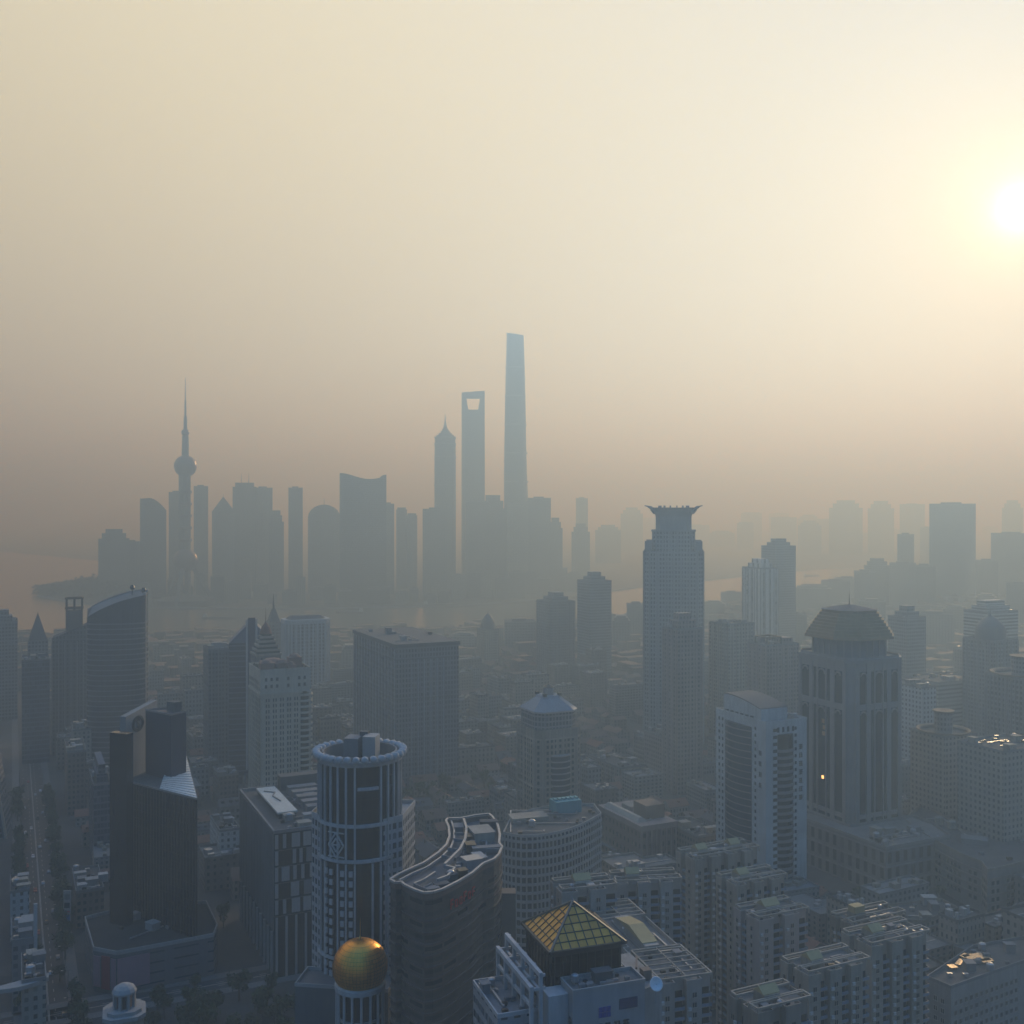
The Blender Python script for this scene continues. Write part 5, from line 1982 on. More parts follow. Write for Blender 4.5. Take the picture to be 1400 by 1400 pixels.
_ac = MB().box(0, -0.3, 0, 0.95, 0.55, 0.75).box(0, -0.3, -0.1, 1.1, 0.6, 0.08).mesh('air_conditioner', AIRC)


def pergola(root, pl, z, m, step=3.2):
    b = MB()
    b.path([(x, y, z) for x, y in pl], 0.45, 0.55, True)
    n = len(pl)
    for x, y in pl:
        b.bar((x, y, z - 2.0), (x, y, z), 0.4)
    x0, x1 = min(p[0] for p in pl), max(p[0] for p in pl)
    y0, y1 = min(p[1] for p in pl), max(p[1] for p in pl)
    k = y0 + step
    while k < y1 - 0.5:
        b.bar((x0, k, z), (x1, k, z), 0.35, 0.4)
        k += step
    b.bar(((x0 + x1) / 2, y0, z), ((x0 + x1) / 2, y1, z), 0.35, 0.4)
    return b.build('roof_pergola', m, root)


def apartments(label, loc, rot, a, b, z, seed, wall=CREAM, group='cream apartment towers with balconies', slope=True):
    """notched plan: bays stand forward, balconies sit in the notches"""
    r = random.Random(seed)
    o = thing('apartment_tower', label, 'apartment tower', loc, rot, group)
    nb = max(2, round(a / 9))
    wb = a / nb
    front = []
    for k in range(nb):
        x = k * wb
        front += [(x, 0), (x + wb * 0.55, 0), (x + wb * 0.55, 2.4), (x + wb, 2.4)]
    front[-1] = (a, 2.4)
    sides = max(2, round(b / 9))
    sb = b / sides
    pl = front + [(a, b), (0, b)]
    left = []
    for k in range(sides):
        y = b - k * sb
        left += [(0, y), (0, y - sb * 0.55), (1.8, y - sb * 0.55), (1.8, y - sb)] if k < sides - 1 else [(0, y)]
    pl = front + [(a, b)] + left
    MB().prism(pl, 0, z, False).build('wall', wall, o)
    MB().face([(x, y, z) for x, y in pl]).build('roof', ROOFC, o)
    parapet(o, pl, z, wall, 1.2, 0.3)
    w_ = Parts(o, 'window', 100)
    bl = Parts(o, 'balcony', 100)
    ac = Parts(o, 'air_conditioner', 90)
    wm_, wm2 = win_mesh(1.5, 1.5, SHOPGLASS, wall), win_mesh(0.9, 1.3, SHOPGLASS, None)
    fh = 2.85
    nf = int((z - 3) / fh)
    bmesh_ = balcony_mesh(wb * 0.42)
    for f in range(nf):
        zf = 2.5 + f * fh
        for k in range(nb):
            x = k * wb
            w_.add(wm_, x + wb * 0.28, 0, zf + 0.9, -math.pi / 2)
            bl.add(bmesh_, x + wb * 0.775, 2.4, zf, -math.pi / 2)
            if r.random() < 0.85:
                ac.add(_ac, x + wb * 0.09, 0, zf + 0.3, -math.pi / 2)
        for k in range(sides):
            y = b - k * sb
            if k < sides - 1:
                w_.add(wm_, 0, y - sb * 0.28, zf + 0.9, math.pi)
                bl.add(balcony_mesh(sb * 0.42), 1.8, y - sb * 0.775, zf, math.pi)
                if r.random() < 0.85:
                    ac.add(_ac, 0, y - sb * 0.5, zf + 0.3, math.pi)
            else:
                w_.add(wm2, 0, y - sb * 0.4, zf + 0.9, math.pi)
        for k in range(int(b / 5)):
            w_.add(wm2, a, 3 + k * 5, zf + 0.9, 0)
    w_.finish()
    bl.finish()
    ac.finish()
    # stair heads, pitched yellow tanks, pergola beams
    for k in range(max(1, nb // 2)):
        x = wb * (2 * k + 0.9)
        s = wb * 0.55
        bb = MB().box(x, b * 0.55, z, s, b * 0.4, 2.8)
        bb.build('stair_head', wall, o)
        zt = z + 2.8
        t = MB()
        if slope:
            y0, y1 = b * 0.38, b * 0.72
            t.face([(x - s * .55, y0, zt + 0.3), (x + s * .55, y0, zt + 0.3), (x + s * .55, (y0 + y1) / 2, zt + 2.0), (x - s * .55, (y0 + y1) / 2, zt + 2.0)])
            t.face([(x + s * .55, y1, zt + 0.3), (x - s * .55, y1, zt + 0.3), (x - s * .55, (y0 + y1) / 2, zt + 2.0), (x + s * .55, (y0 + y1) / 2, zt + 2.0)])
            for sx in (-1, 1):
                f_ = [(x + sx * s * .55, y0, zt + 0.3), (x + sx * s * .55, y1, zt + 0.3), (x + sx * s * .55, (y0 + y1) / 2, zt + 2.0)]
                t.face(f_ if sx > 0 else f_[::-1])
            t.box(x, b * 0.55, zt, s, b * 0.34, 0.3)
        else:
            t.box(x, b * 0.55, zt, s, b * 0.3, 2.4)
        t.build('roof_tank', YELLOW, o)
    pergola(o, rect(0.4, 0.4, a - 0.4, b * 0.34), z + 2.2, CREAM)
    pergola(o, rect(0.4, b * 0.76, a - 0.4, b - 0.4), z + 2.0, CREAM)
    roof_clutter(o, rect(1, 1, a - 1, b - 1), z, 12, seed + 5, 1, 2, 0.6, 3)
    keep(o, pl)
    return o


def ap(label, xn, d, xr, b, ytop, seed, rot=GR, wall=CREAM, a=None, slope=True):
    loc, a_, _ = corner(xn, d, xr, xn - 5, rot)
    return apartments(label, loc, rot, a or a_, b - 3, Z_(ytop + 8, d), seed, wall, slope=slope)


ap('cream apartment tower with two pale end bays, farthest of the stepped row', 950, 420, 1040, 16, 1172, 301)
ap('cream apartment tower in the middle of the stepped row by the white tower', 1008, 388, 1078, 16, 1208, 302)
ap('apartment tower with a blank pinkish end wall, nearest of the stepped cream row', 1038, 362, 1108, 17, 1256, 303, GR, mat('pinkish_render', (0.40, 0.345, 0.305), 0.85, 0.45))
mark(bpy.data.objects['apartment_tower.005'] if 'apartment_tower.005' in bpy.data.objects else HT, 'the stepped cream apartments')
ap('dusky apartment slab of close balconies behind the amber pyramid', 842, 372, 934, 15, 1206, 304, R(8), mat('dusky_cream', (0.34, 0.32, 0.29), 0.85, 0.5))
ap('dusky apartment tower with a tilted roof tank close behind the amber pyramid', 768, 350, 846, 15, 1218, 305, R(16), mat('dusky_cream', (0.34, 0.32, 0.29)))
PG = apartments('apartment slab with a long pale roof pergola running towards the satellite dish', (X_(902, 300), 300, 0), R(17), 17, 62, Z_(1352, 300), 306, mat('dusky_cream', (0.34, 0.32, 0.29)))
mark(PG, 'the pergola-roofed slab')
ap('cream apartment tower with a broad yellow roof tank, tallest at the bottom right', 1192, 344, 1274, 17, 1292, 307, GR, CREAM)
ap('cream apartment tower in the middle of the bottom right group', 1106, 318, 1192, 16, 1332, 308, GR, CREAM)
ap('cream apartment tower cut by the bottom edge, nearest at bottom right', 1036, 292, 1112, 16, 1384, 309, GR, CREAM2)
ap('beige apartment slab behind the bottom right group, roof seen edge on', 1166, 385, 1240, 15, 1262, 310, GR, CREAM2, slope=False)
# ================================================================== the far bank in the haze
FG = facade('far_grey_wall', (0.16, 0.17, 0.18), (0.05, 0.055, 0.065), 4, 4, 0.6, 0.55)
FB = facade('far_blue_wall', (0.11, 0.13, 0.15), (0.04, 0.05, 0.06), 3, 4, 0.8, 0.7)
FC = facade('far_pale_wall', (0.24, 0.24, 0.23), (0.06, 0.065, 0.07), 4, 3.6, 0.5, 0.5)
FARROOF = mat('far_roof', (0.13, 0.13, 0.13), 0.9, 0.4)


def far(label, x0, x1, yt, d, style='flat', m=None, dep=None, rot=None, name='skyscraper', cat='tower', group=None, seed=0, extra=None):
    r = random.Random(int(x0 * 31 + yt + seed))
    w = (x1 - x0) / 1450 * d
    cx = X_((x0 + x1) / 2, d)
    # facing roughly the viewer, turned a little
    face = -math.atan2(cx, d)
    o = thing(name, label, cat, (cx, d + w * 0.4, 0), face + (r.uniform(-0.06, 0.06) if rot is None else rot), group)
    z = Z_(yt, d)
    dep = dep or min(w * 0.8, 50)
    h = w / 2
    m = m or [FG, FB, FC][r.randrange(3)]
    pl = rect(-h, -dep / 2, h, dep / 2)
    if style == 'flat':
        shell(o, pl, 0, z, m, FARROOF)
        parapet(o, pl, z, GREY, 2)
        MB().prism(rect(-h * 0.5, -dep * 0.25, h * 0.4, dep * 0.25), z, z + 5).build('plant_room', FARROOF, o)
    elif style == 'step':
        z1, z2 = z * 0.86, z * 0.94
        shell(o, pl, 0, z1, m, FARROOF)
        MB().prism(offset(pl, -h * 0.22), z1, z2).build('upper_tier', m, o)
        MB().prism(offset(pl, -h * 0.45), z2, z).build('top_tier', m, o)
    elif style == 'dome':
        zb = z - h * 0.8
        shell(o, ngon(24, h, ry=dep / 2), 0, zb, m, FARROOF)
        MB().loft([[(x * math.cos(t), y * math.cos(t), zb + h * 0.8 * math.sin(t)) for x, y in ngon(24, h, ry=dep / 2)] for t in (0, .3, .6, .9, 1.2, 1.45)]).build('domed_roof', FARROOF, o)
        MB().lathe([(0.8, z - 1), (0.2, z + 16)], 6).build('mast', DARKSTEEL, o)
    elif style == 'slope':
        ns = 14
        top = [(-h + 2 * h * k / ns, z + (extra or (lambda t: -12 * t))(k / ns)) for k in range(ns + 1)]
        b = MB()
        for k in range(ns):
            (xa, za), (xb, zb) = top[k], top[k + 1]
            b.face([(xa, -dep / 2, 0), (xb, -dep / 2, 0), (xb, -dep / 2, zb), (xa, -dep / 2, za)], [(xa, 0), (xb, 0), (xb, zb), (xa, za)])
            b.face([(xb, dep / 2, 0), (xa, dep / 2, 0), (xa, dep / 2, za), (xb, dep / 2, zb)], [(xb, 0), (xa, 0), (xa, za), (xb, zb)])
        b.face([(-h, dep / 2, 0), (-h, -dep / 2, 0), (-h, -dep / 2, top[0][1]), (-h, dep / 2, top[0][1])])
        b.face([(h, -dep / 2, 0), (h, dep / 2, 0), (h, dep / 2, top[-1][1]), (h, -dep / 2, top[-1][1])])
        b.build('wall', m, o)
        b = MB()
        for k in range(ns):
            (xa, za), (xb, zb) = top[k], top[k + 1]
            b.face([(xa, -dep / 2, za), (xb, -dep / 2, zb), (xb, dep / 2, zb), (xa, dep / 2, za)])
        b.build('curved_roof', FARROOF, o)
    elif style == 'round':
        shell(o, ngon(28, h), 0, z - 5, m, FARROOF)
        MB().lathe([(h * 0.8, z - 5), (h * 0.8, z)], 28).build('crown_ring', m, o)
    elif style == 'peak':
        zb = z - h * 1.3
        shell(o, pl, 0, zb, m, FARROOF)
        MB().loft([[(x, y, zb) for x, y in pl], [(x * 0.06, y * 0.06, z) for x, y in pl]]).build('peaked_roof', FARROOF, o)
        MB().lathe([(0.6, z - 2), (0.1, z + 8)], 6).build('mast', DARKSTEEL, o)
    elif style == 'masts':
        shell(o, pl, 0, z - 10, m, FARROOF)
        MB().prism(offset(pl, -h * 0.2), z - 10, z).build('upper_tier', m, o)
        for x in (-h * 0.3, h * 0.35):
            MB().lathe([(0.9, z), (0.15, z + 24)], 6, x, 0).build('mast', DARKSTEEL, o)
    keep(o, pl, 10)
    return o


# ---- the tower of spheres
PE = thing('sphere_tower', 'television tower of stacked spheres on columns with a long needle antenna', 'television tower', (X_(253.5, 2205), 2205, 0))
PM = mat('tower_concrete', (0.20, 0.19, 0.19), 0.6, 0.3)
PS_ = mat('sphere_cladding', (0.20, 0.14, 0.15), 0.35, 0.3, 0.3)


def ball(r, z, nm, parent=PE):
    b = MB().lathe([(max(0.05, r * math.cos(R(t))), z + r * math.sin(R(t))) for t in range(-90, 91, 10)], 32)
    return b.build(nm, PS_, parent, smooth=True)


col_ = MB().lathe([(4.6, 0), (4.6, 285)], 16).mesh('shaft', PM)
for k in range(3):
    a = R(90 + 120 * k)
    o = link_mesh('shaft', col_, PE)
    o.location = (9 * math.cos(a), 9 * math.sin(a), 0)
for k in range(3):
    a = R(30 + 120 * k)
    MB().bar((7 * math.cos(a), 7 * math.sin(a), 92), (62 * math.cos(a), 62 * math.sin(a), 0), 7).build('strut', PM, PE)
MB().lathe([(7.0, 60), (7.0, 290)], 16).build('core', PM, PE)
ball(25, 93, 'lower_sphere')
ball(23, 289, 'upper_sphere')
for k, z in enumerate((135, 160, 185, 210, 235)):
    MB().lathe([(11.5, z - 3), (13.5, z), (13.5, z + 2), (11.5, z + 4)], 24).build('collar', PS_, PE)
MB().lathe([(7.5, 308), (6.6, 352)], 20).build('upper_shaft', PM, PE)
ball(8.2, 359, 'space_module')
MB().lathe([(4.0, 366), (3.3, 392), (3.2, 393), (2.2, 394), (1.9, 425), (1.0, 426), (0.7, 470), (0.2, 474)], 12).build('antenna', PM, PE)
MB().lathe([(60, 0), (60, 12), (48, 16), (20, 20), (6, 22)], 32).build('base_hall', FARROOF, PE)
keep(PE, rect(-60, -60, 60, 60))

# ---- tapered tower with stepped spire
JM = thing('tiered_spire_tower', 'hazy tower with stepped tiers narrowing to a fine spire left of the aperture tower', 'tower', (X_(608, 2620), 2640, 0), R(2))
jw = 26.0
zs = [0, 260, 330, 362, 378]
ws = [1.0, 1.0, 1.0, 0.985, 0.96]
for k in range(4):
    MB().prism(chamfer(-jw * ws[k + 1], -jw * ws[k + 1], jw * ws[k + 1], jw * ws[k + 1], 6), zs[k], zs[k + 1]).build('tier', FG, JM)
    MB().prism(chamfer(-jw * ws[k] - 0.8, -jw * ws[k] - 0.8, jw * ws[k] + 0.8, jw * ws[k] + 0.8, 6), zs[k + 1] - 2, zs[k + 1] + 0.6, True, True).build('ledge', GREY, JM)
b = MB()
for h, z0, z1 in ((21.5, 378.6, 383), (16.5, 383, 388), (11.5, 388, 394), (7.5, 394, 400), (4.6, 400, 406)):
    b.prism(chamfer(-h, -h, h, h, h * 0.25), z0, z1)
b.build('stepped_crown', FG, JM)
MB().lathe([(4.5, 404), (3.0, 412), (1.7, 419), (0.8, 436)], 12).build('spire', STEEL, JM)
keep(JM, rect(-28, -28, 28, 28))

# ---- tower with an opening at the top
SW = thing('aperture_tower', 'tall hazy slab tower with a trapezoid opening cut through its top', 'tower', (X_(646.5, 2760), 2775, 0), R(6))
dS = 2760
zt_, zo1, zo0 = Z_(535, dS), Z_(544, dS), Z_(560, dS)
hw_, hd_ = 29.5, 12
MB().loft([[(x, y, 0) for x, y in rect(-29, -28, 29, 28)], [(x, y, zo0) for x, y in rect(-hw_, -hd_, hw_, hd_)]]).build('wall', FB, SW)
MB().loft([[(x, y, zo0 + .1) for x, y in rect(-hw_, -hd_, -13.5, hd_)], [(x, y, zo1) for x, y in rect(-hw_, -hd_, -18.5, hd_)]]).build('side_post', FB, SW)
MB().loft([[(x, y, zo0 + .1) for x, y in rect(13.5, -hd_, hw_, hd_)], [(x, y, zo1) for x, y in rect(18.5, -hd_, hw_, hd_)]]).build('side_post', FB, SW)
MB().prism(rect(-hw_, -hd_, hw_, hd_), zo1, zt_, True, True, ztop=[zt_ - 3, zt_ + 2, zt_ + 2, zt_ - 3]).build('sky_bridge', FB, SW)
keep(SW, rect(-30, -30, 30, 30))

# ---- the tallest, twisting tower
TW = thing('twisting_tower', 'tallest hazy tower, tapering and softly twisted with a notched top', 'tower', (X_(707.5, 2640), 2665, 0))
rings = []
for k in range(25):
    t = k / 24
    z = 645 * t if k < 24 else 645
    w_ = 33.5 * (1 - 0.36 * t ** 1.2)
    cx = -7.0 * t
    rr = []
    for j in range(36):
        a = 2 * math.pi * j / 36
        rad = w_ * (1 + 0.06 * math.cos(3 * (a - R(118) * t)))
        rr.append((cx + rad * math.cos(a), rad * math.sin(a), z - (0 if k < 24 else 5 - 5 * math.cos(a - 2.2))))
    rings.append(rr)
MB().loft(rings).build('glazing', FB, TW, smooth=False)
b = MB()
for k in range(1, 9):
    t = k / 9
    z = 645 * t - 20
    w_ = 33.5 * (1 - 0.36 * t ** 1.2) * 1.06
    b.lathe([(w_ - 1, z), (w_ + 0.15, z), (w_ + 0.15, z + 3), (w_ - 1, z + 3)], 36, -7 * t, 0)
b.build('zone_band', GREY, TW)
MB().lathe([(44, 0), (44, 38)], 24).build('podium', FARROOF, TW)
keep(TW, rect(-40, -40, 40, 40))

# ---- the rest of that skyline, from the tip of the land eastwards
for a_ in (
        ('hazy stepped block nearest the wooded tip of the far bank', 130, 170, 724, 2380, 'step'),
        ('low hazy block between the stepped block and the sail-shaped tower', 166, 188, 742, 2420, 'flat'),
        ('slender hazy tower with a sloping crown, left of the two behind the sphere tower', 229, 248, 674, 2560, 'flat'),
        ('hazy tower right behind the sphere tower, the taller of the two there', 263, 282, 666, 2580, 'flat'),
        ('hazy tower with a small pointed peak right of the sphere tower', 287, 317, 680, 2480, 'peak'),
        ('broad hazy tower with a stepped crown and two thin masts', 316, 347, 660, 2560, 'masts'),
        ('hazy shoulder tower stepping down from the masted one', 345, 370, 668, 2600, 'flat'),
        ('low hazy block at the foot of the shoulder tower', 366, 386, 698, 2540, 'step'),
        ('slim hazy tower standing alone with a fine top ledge', 393, 412, 668, 2560, 'flat'),
        ('hazy round-headed tower with a short mast', 418, 462, 690, 2520, 'dome'),
        ('low hazy block stepping down right of the broad wave-topped slab', 523, 538, 690, 2480, 'flat'),
        ('narrow hazy tower with a rounded top beyond the wave-topped slab', 541, 556, 694, 2640, 'round'),
        ('second narrow rounded tower, just right of its twin', 555, 570, 702, 2640, 'round'),
        ('hazy block at the foot of the tiered spire tower', 577, 611, 697, 2420, 'flat'),
        ('wide hazy block between the aperture tower and the twisting tower', 636, 668, 686, 2560, 'flat'),
        ('hazy block with a small roof hut under the twisting tower', 655, 692, 677, 2620, 'step'),
        ('hazy flat block right under the twisting tower', 694, 724, 688, 2560, 'flat'),
        ('hazy block with a flat overhanging roof slab right of the twisting tower', 722, 753, 682, 2560, 'flat'),
        ('hazy block stepping down beside the one with the roof slab', 750, 769, 708, 2540, 'step'),
        ('faint hazy pair-like tower with twin humps right of the main cluster', 782, 807, 716, 2820, 'step'),
        ('very faint slim tower behind the twin-humped one', 788, 804, 682, 3700, 'flat'),
        ('faint hazy low tower right of the twin-humped one', 815, 850, 718, 3900, 'step'),
        ('faint tall tower behind the crown-topped tower, at its upper edge', 850, 880, 694, 5000, 'step')):
    far(*a_)
far('hazy tower shaped like a curved sail left of the sphere tower', 188, 222, 682, 2340, 'slope', FB, extra=lambda t: 4 * t - 62 * max(0, t - 0.35) ** 1.7)
far('broad hazy slab with a wave-shaped roofline, widest of the far bank', 461, 524, 650, 2240, 'slope', FB, extra=lambda t: 5 * math.cos(t * 5.2) - 4 * t + (4 if t > 0.9 else 0))
for k, a_ in enumerate((
        ('faint pale tower beyond the river bend, left of the stepped-peak one', 1095, 1126, 712, 4600, 'step'),
        ('faint pale tower with a round crown over the river bend', 1010, 1032, 714, 5200, 'round'),
        ('faint pale block low over the river bend', 1058, 1092, 708, 5400, 'flat'),
        ('faint tower with a stepped peak, highest of the pale row right of the river bend', 1140, 1184, 684, 4600, 'step'),
        ('faint tower with a narrow stepped top, second of the pale row', 1192, 1226, 685, 4700, 'step'),
        ('faint tower with a flat top, third of the pale row', 1236, 1268, 690, 4900, 'flat'),
        ('faint low pale block between the pale row and the wide flat tower', 1262, 1284, 722, 4000, 'flat'),
        ('faint tower at the right edge above the others there', 1376, 1402, 684, 4600, 'step'),
        ('wide flat-topped hazy tower, most solid of the right bank', 1282, 1341, 690, 2300, 'flat'),
        ('hazy square tower cut by the right picture edge', 1367, 1420, 731, 2350, 'flat'),
        ('slim hazy tower left of the wide flat-topped one', 1231, 1252, 732, 2350, 'flat'),
        ('hazy block with stepped roof left of the slim hazy tower', 1187, 1220, 764, 2100, 'step'),
        ('low hazy block under the slim hazy tower', 1222, 1256, 772, 2050, 'flat'),
        ('low hazy block between the slim tower and the wide flat-topped one', 1254, 1282, 775, 2150, 'flat'),
        ('low hazy slab right of the wide flat-topped tower', 1340, 1368, 768, 2200, 'flat'),
        ('broad low hazy block under the stepped-roof one', 1172, 1200, 783, 2000, 'flat'))):
    far(*a_, seed=k)
for k in range(16):
    far('pale ghost-like tower almost lost in the haze along the horizon', 830 + k * 37 + rnd.uniform(-9, 9), 862 + k * 36 + rnd.uniform(-4, 10), rnd.uniform(700, 736), 5600 + rnd.uniform(0, 2200),
        ('flat', 'step', 'round')[k % 3], group='towers almost lost in the haze along the horizon', seed=k)
# low waterfront of the far bank and the near bank bend
for k in range(34):
    x0 = 150 + k * 19.5
    d = 2190 + rnd.uniform(0, 160) + max(0, x0 - 560) * 1.3
    far('low hazy waterfront block on the far bank of the river', x0, x0 + rnd.uniform(12, 24), 696 + (200 - rnd.uniform(16, 62)) * 1450 / d, d, ('flat', 'flat', 'step')[k % 3],
        name='waterfront_block', cat='office block', group='low waterfront blocks on the far bank', dep=26, seed=k)
for k, (x0, x1, yt, d) in enumerate(((964, 992, 822, 1900), (988, 1016, 812, 2150), (1070, 1106, 842, 1500), (1090, 1142, 800, 2000), (1128, 1166, 796, 2100), (1146, 1180, 792, 2250),
                                     (838, 862, 842, 1500), (858, 884, 828, 1600), (690, 732, 852, 1500), (616, 652, 866, 1450), (1180, 1214, 824, 1700), (1262, 1310, 842, 1500), (1296, 1326, 828, 1700),
                                     (206, 236, 884, 1350), (236, 262, 890, 1300), (466, 486, 882, 1300), (1384, 1420, 800, 1800), (1040, 1072, 826, 1800), (1340, 1366, 812, 1900))):
    far(['hazy riverside block of middling height on the near bank', 'hazy terraced block on the near bank before the river', 'pale hazy flat-roofed block on the near bank'][k % 3], x0, x1, yt, d, ('step', 'flat', 'flat')[k % 3], FC if k % 2 else FG,
        name='riverside_block', cat='office block', group=['riverside blocks of middling height', 'terraced riverside blocks', 'pale flat riverside blocks'][k % 3], seed=k, dep=30)
sp0 = thing('needle_spire_block', 'grey block with a thin needle spire beside the pale ribbed slab', 'tower', (X_(374, 1150), 1150, 0), GR)
MB().prism(rect(-8, -8, 8, 8), 0, 78).build('wall', FG, sp0)
MB().loft([[(x, y, 78) for x, y in rect(-6, -6, 6, 6)], [(x, y, 92) for x, y in rect(-1.5, -1.5, 1.5, 1.5)]]).build('spire_base', SLATE, sp0)
MB().lathe([(1.2, 91), (0.2, 108)], 8).build('needle', DARKSTEEL, sp0)

# boats on the river
hullm = mat('barge_hull', (0.08, 0.07, 0.07), 0.7, 0.4)


def boat(label, px, py, L, rot):
    d = 199.6 * 1450 / (py - 696)
    o = thing('river_barge', label, 'barge', (X_(px, d), d, 0.4), rot)
    pl = [(-L / 2, -4), (L * 0.36, -4), (L / 2, 0), (L * 0.36, 4), (-L / 2, 4)]
    MB().prism(pl, 0, 2.6).build('hull', hullm, o)
    MB().prism(rect(-L * 0.30, -3.1, L * 0.3, 3.1), 2.6, 4.0).build('hold', GREY, o)
    b = MB().box(-L * 0.41, 0, 2.6, L * 0.12, 6, 4.2)
    b.box(-L * 0.41, 0, 6.8, L * 0.08, 4.6, 2.4)
    b.build('wheelhouse', WHITE, o)
    MB().bar((-L * 0.41, 0, 9), (-L * 0.41, 0, 14), 0.3).build('mast', DARKSTEEL, o)


boat('small dark barge in the bright reach of the river at the bend', 1110, 788, 60, R(25))
boat('second dark barge near the bank at the river bend', 1136, 803, 46, R(40))
boat('long barge low in the water before the far bank cluster', 604, 828, 80, R(6))
boat('barge under way below the sphere tower', 300, 846, 64, R(-4))
boat('barge near the far shore between the slab and the pale ribbed slab', 478, 838, 54, R(175))
# ================================================================== trees, cars and the low city between the towers
def leafcrown(seed, r, h, z0, n=420):
    q = random.Random(seed)
    b = MB()
    lumps = [(q.uniform(-r * .55, r * .55), q.uniform(-r * .55, r * .55), z0 + h * q.uniform(0.25, 0.8), q.uniform(0.38, 0.6) * r) for _ in range(9)]
    for k in range(n):
        lx, ly, lz, lr = lumps[q.randrange(9)]
        v = Vector((q.gauss(0, 1), q.gauss(0, 1), q.gauss(0, 1))).normalized() * lr * q.uniform(0.55, 1.05)
        c = Vector((lx, ly, lz)) + v
        t = Vector((q.gauss(0, 1), q.gauss(0, 1), q.gauss(0, 1))).normalized()
        s = t.cross(v.normalized() + Vector((0.01, 0, 0))).normalized()
        w = q.uniform(0.28, 0.6)
        b.face([c - t * w - s * w * .6, c + t * w - s * w * .4, c + t * w * .7 + s * w * .7, c - t * w * .8 + s * w * .6])
    return b


LEAF = [mat('leaf_dark', (0.045, 0.065, 0.03), 0.7, 0.5), mat('leaf_mid', (0.06, 0.085, 0.035), 0.7, 0.5), mat('leaf_dull', (0.07, 0.075, 0.04), 0.7, 0.5)]
BARK = mat('bark', (0.09, 0.07, 0.055), 0.9, 0.4)
crowns = [leafcrown(s, 3.6 + 0.5 * s % 1.4, 6.0, 3.2).mesh('crown', LEAF[s % 3]) for s in range(4)]
tb = MB()
tb.lathe([(0.34, 0), (0.24, 2), (0.2, 4.4)], 7)
for a in (0.3, 2.2, 4.4):
    tb.bar((0, 0, 3.4), (1.6 * math.cos(a), 1.6 * math.sin(a), 6.0), 0.16)
    tb.bar((0, 0, 4.2), (1.2 * math.cos(a + 1), 1.2 * math.sin(a + 1), 7.2), 0.1)
trunkm = tb.mesh('trunk', BARK)


def tree(x, y, label, group, s=1.0):
    o = thing('street_tree', label, 'tree', (x, y, 0), rnd.uniform(0, 6), group)
    o.scale = (s, s, s * rnd.uniform(0.85, 1.2))
    link_mesh('crown', crowns[rnd.randrange(4)], o)
    link_mesh('trunk', trunkm, o)


sd = (ST1 - ST0).normalized()
sn = Vector((sd.y, -sd.x))


def free(x, y, r=0.0):
    for p in FOOT[0:]:
        if inpoly(x, y, p):
            return False
    return True


SFOOT = FOOT.pop(0)          # the street corridor
for k in range(44):
    for s_ in (-1, 1):
        p = ST0 + sd * (14 + k * 9.5 + rnd.uniform(-2, 2)) + sn * s_ * 9.6
        if free(p.x, p.y):
            tree(p.x, p.y, 'dark round street tree along the ' + ('left' if s_ < 0 else 'right') + ' kerb of the long street', 'trees on the ' + ('left' if s_ < 0 else 'right') + ' kerb of the long street', rnd.uniform(0.8, 1.35))
groves = (((330, 1390), 16, 26, 'at the foot of the panelled block'), ((1000, 1375), 14, 22, 'between the stepped cream apartments'), ((1125, 1260), 18, 30, 'below the white tower'),
          ((560, 1092), 14, 30, 'in the yards beyond the round ribbed tower'), ((100, 1330), 10, 22, 'beside the podium of the black glass tower'), ((1330, 1235), 10, 26, 'behind the block with golden roof glints'),
          ((285, 1400), 12, 24, 'at the bottom edge near the little turret'), ((930, 1330), 8, 14, 'behind the pergola-roofed slab'), ((335, 1290), 22, 34, 'between the black glass tower and the panelled block'),
          ((660, 1080), 12, 34, 'in front of the broad grey slab'))
for (px, py), n, rad, where in groves:
    x0, y0 = P(px, py, 0)
    for _ in range(n):
        x, y = x0 + rnd.uniform(-rad, rad), y0 + rnd.uniform(-rad * 0.7, rad * 0.7)
        if free(x, y):
            tree(x, y, 'dark leafy tree in the clump ' + where, 'trees ' + where, rnd.uniform(0.8, 1.4))
# wooded tip of the far bank: one mass of trees
wd = MB()
q = random.Random(3)
for k in range(5200):
    t = q.random()
    x, y = -1085 + 190 * t + q.uniform(-24, 24), 2470 + q.uniform(-70, 120) * (0.5 + t)
    h = q.uniform(3, 22 + 26 * min(1, t * 1.6) * q.random())
    c = Vector((x, y, h))
    a = Vector((q.gauss(0, 1), q.gauss(0, 1), q.gauss(0, 1))).normalized()
    s = a.orthogonal().normalized()
    w = q.uniform(2.0, 4.2)
    wd.face([c - a * w - s * w, c + a * w - s * w * .6, c + a * w * .7 + s * w, c - a * w * .8 + s * w * .7])
tag(wd.build('far_wood', LEAF[0]), 'dark wooded tip of land where the river bends', 'trees', None, 'stuff')

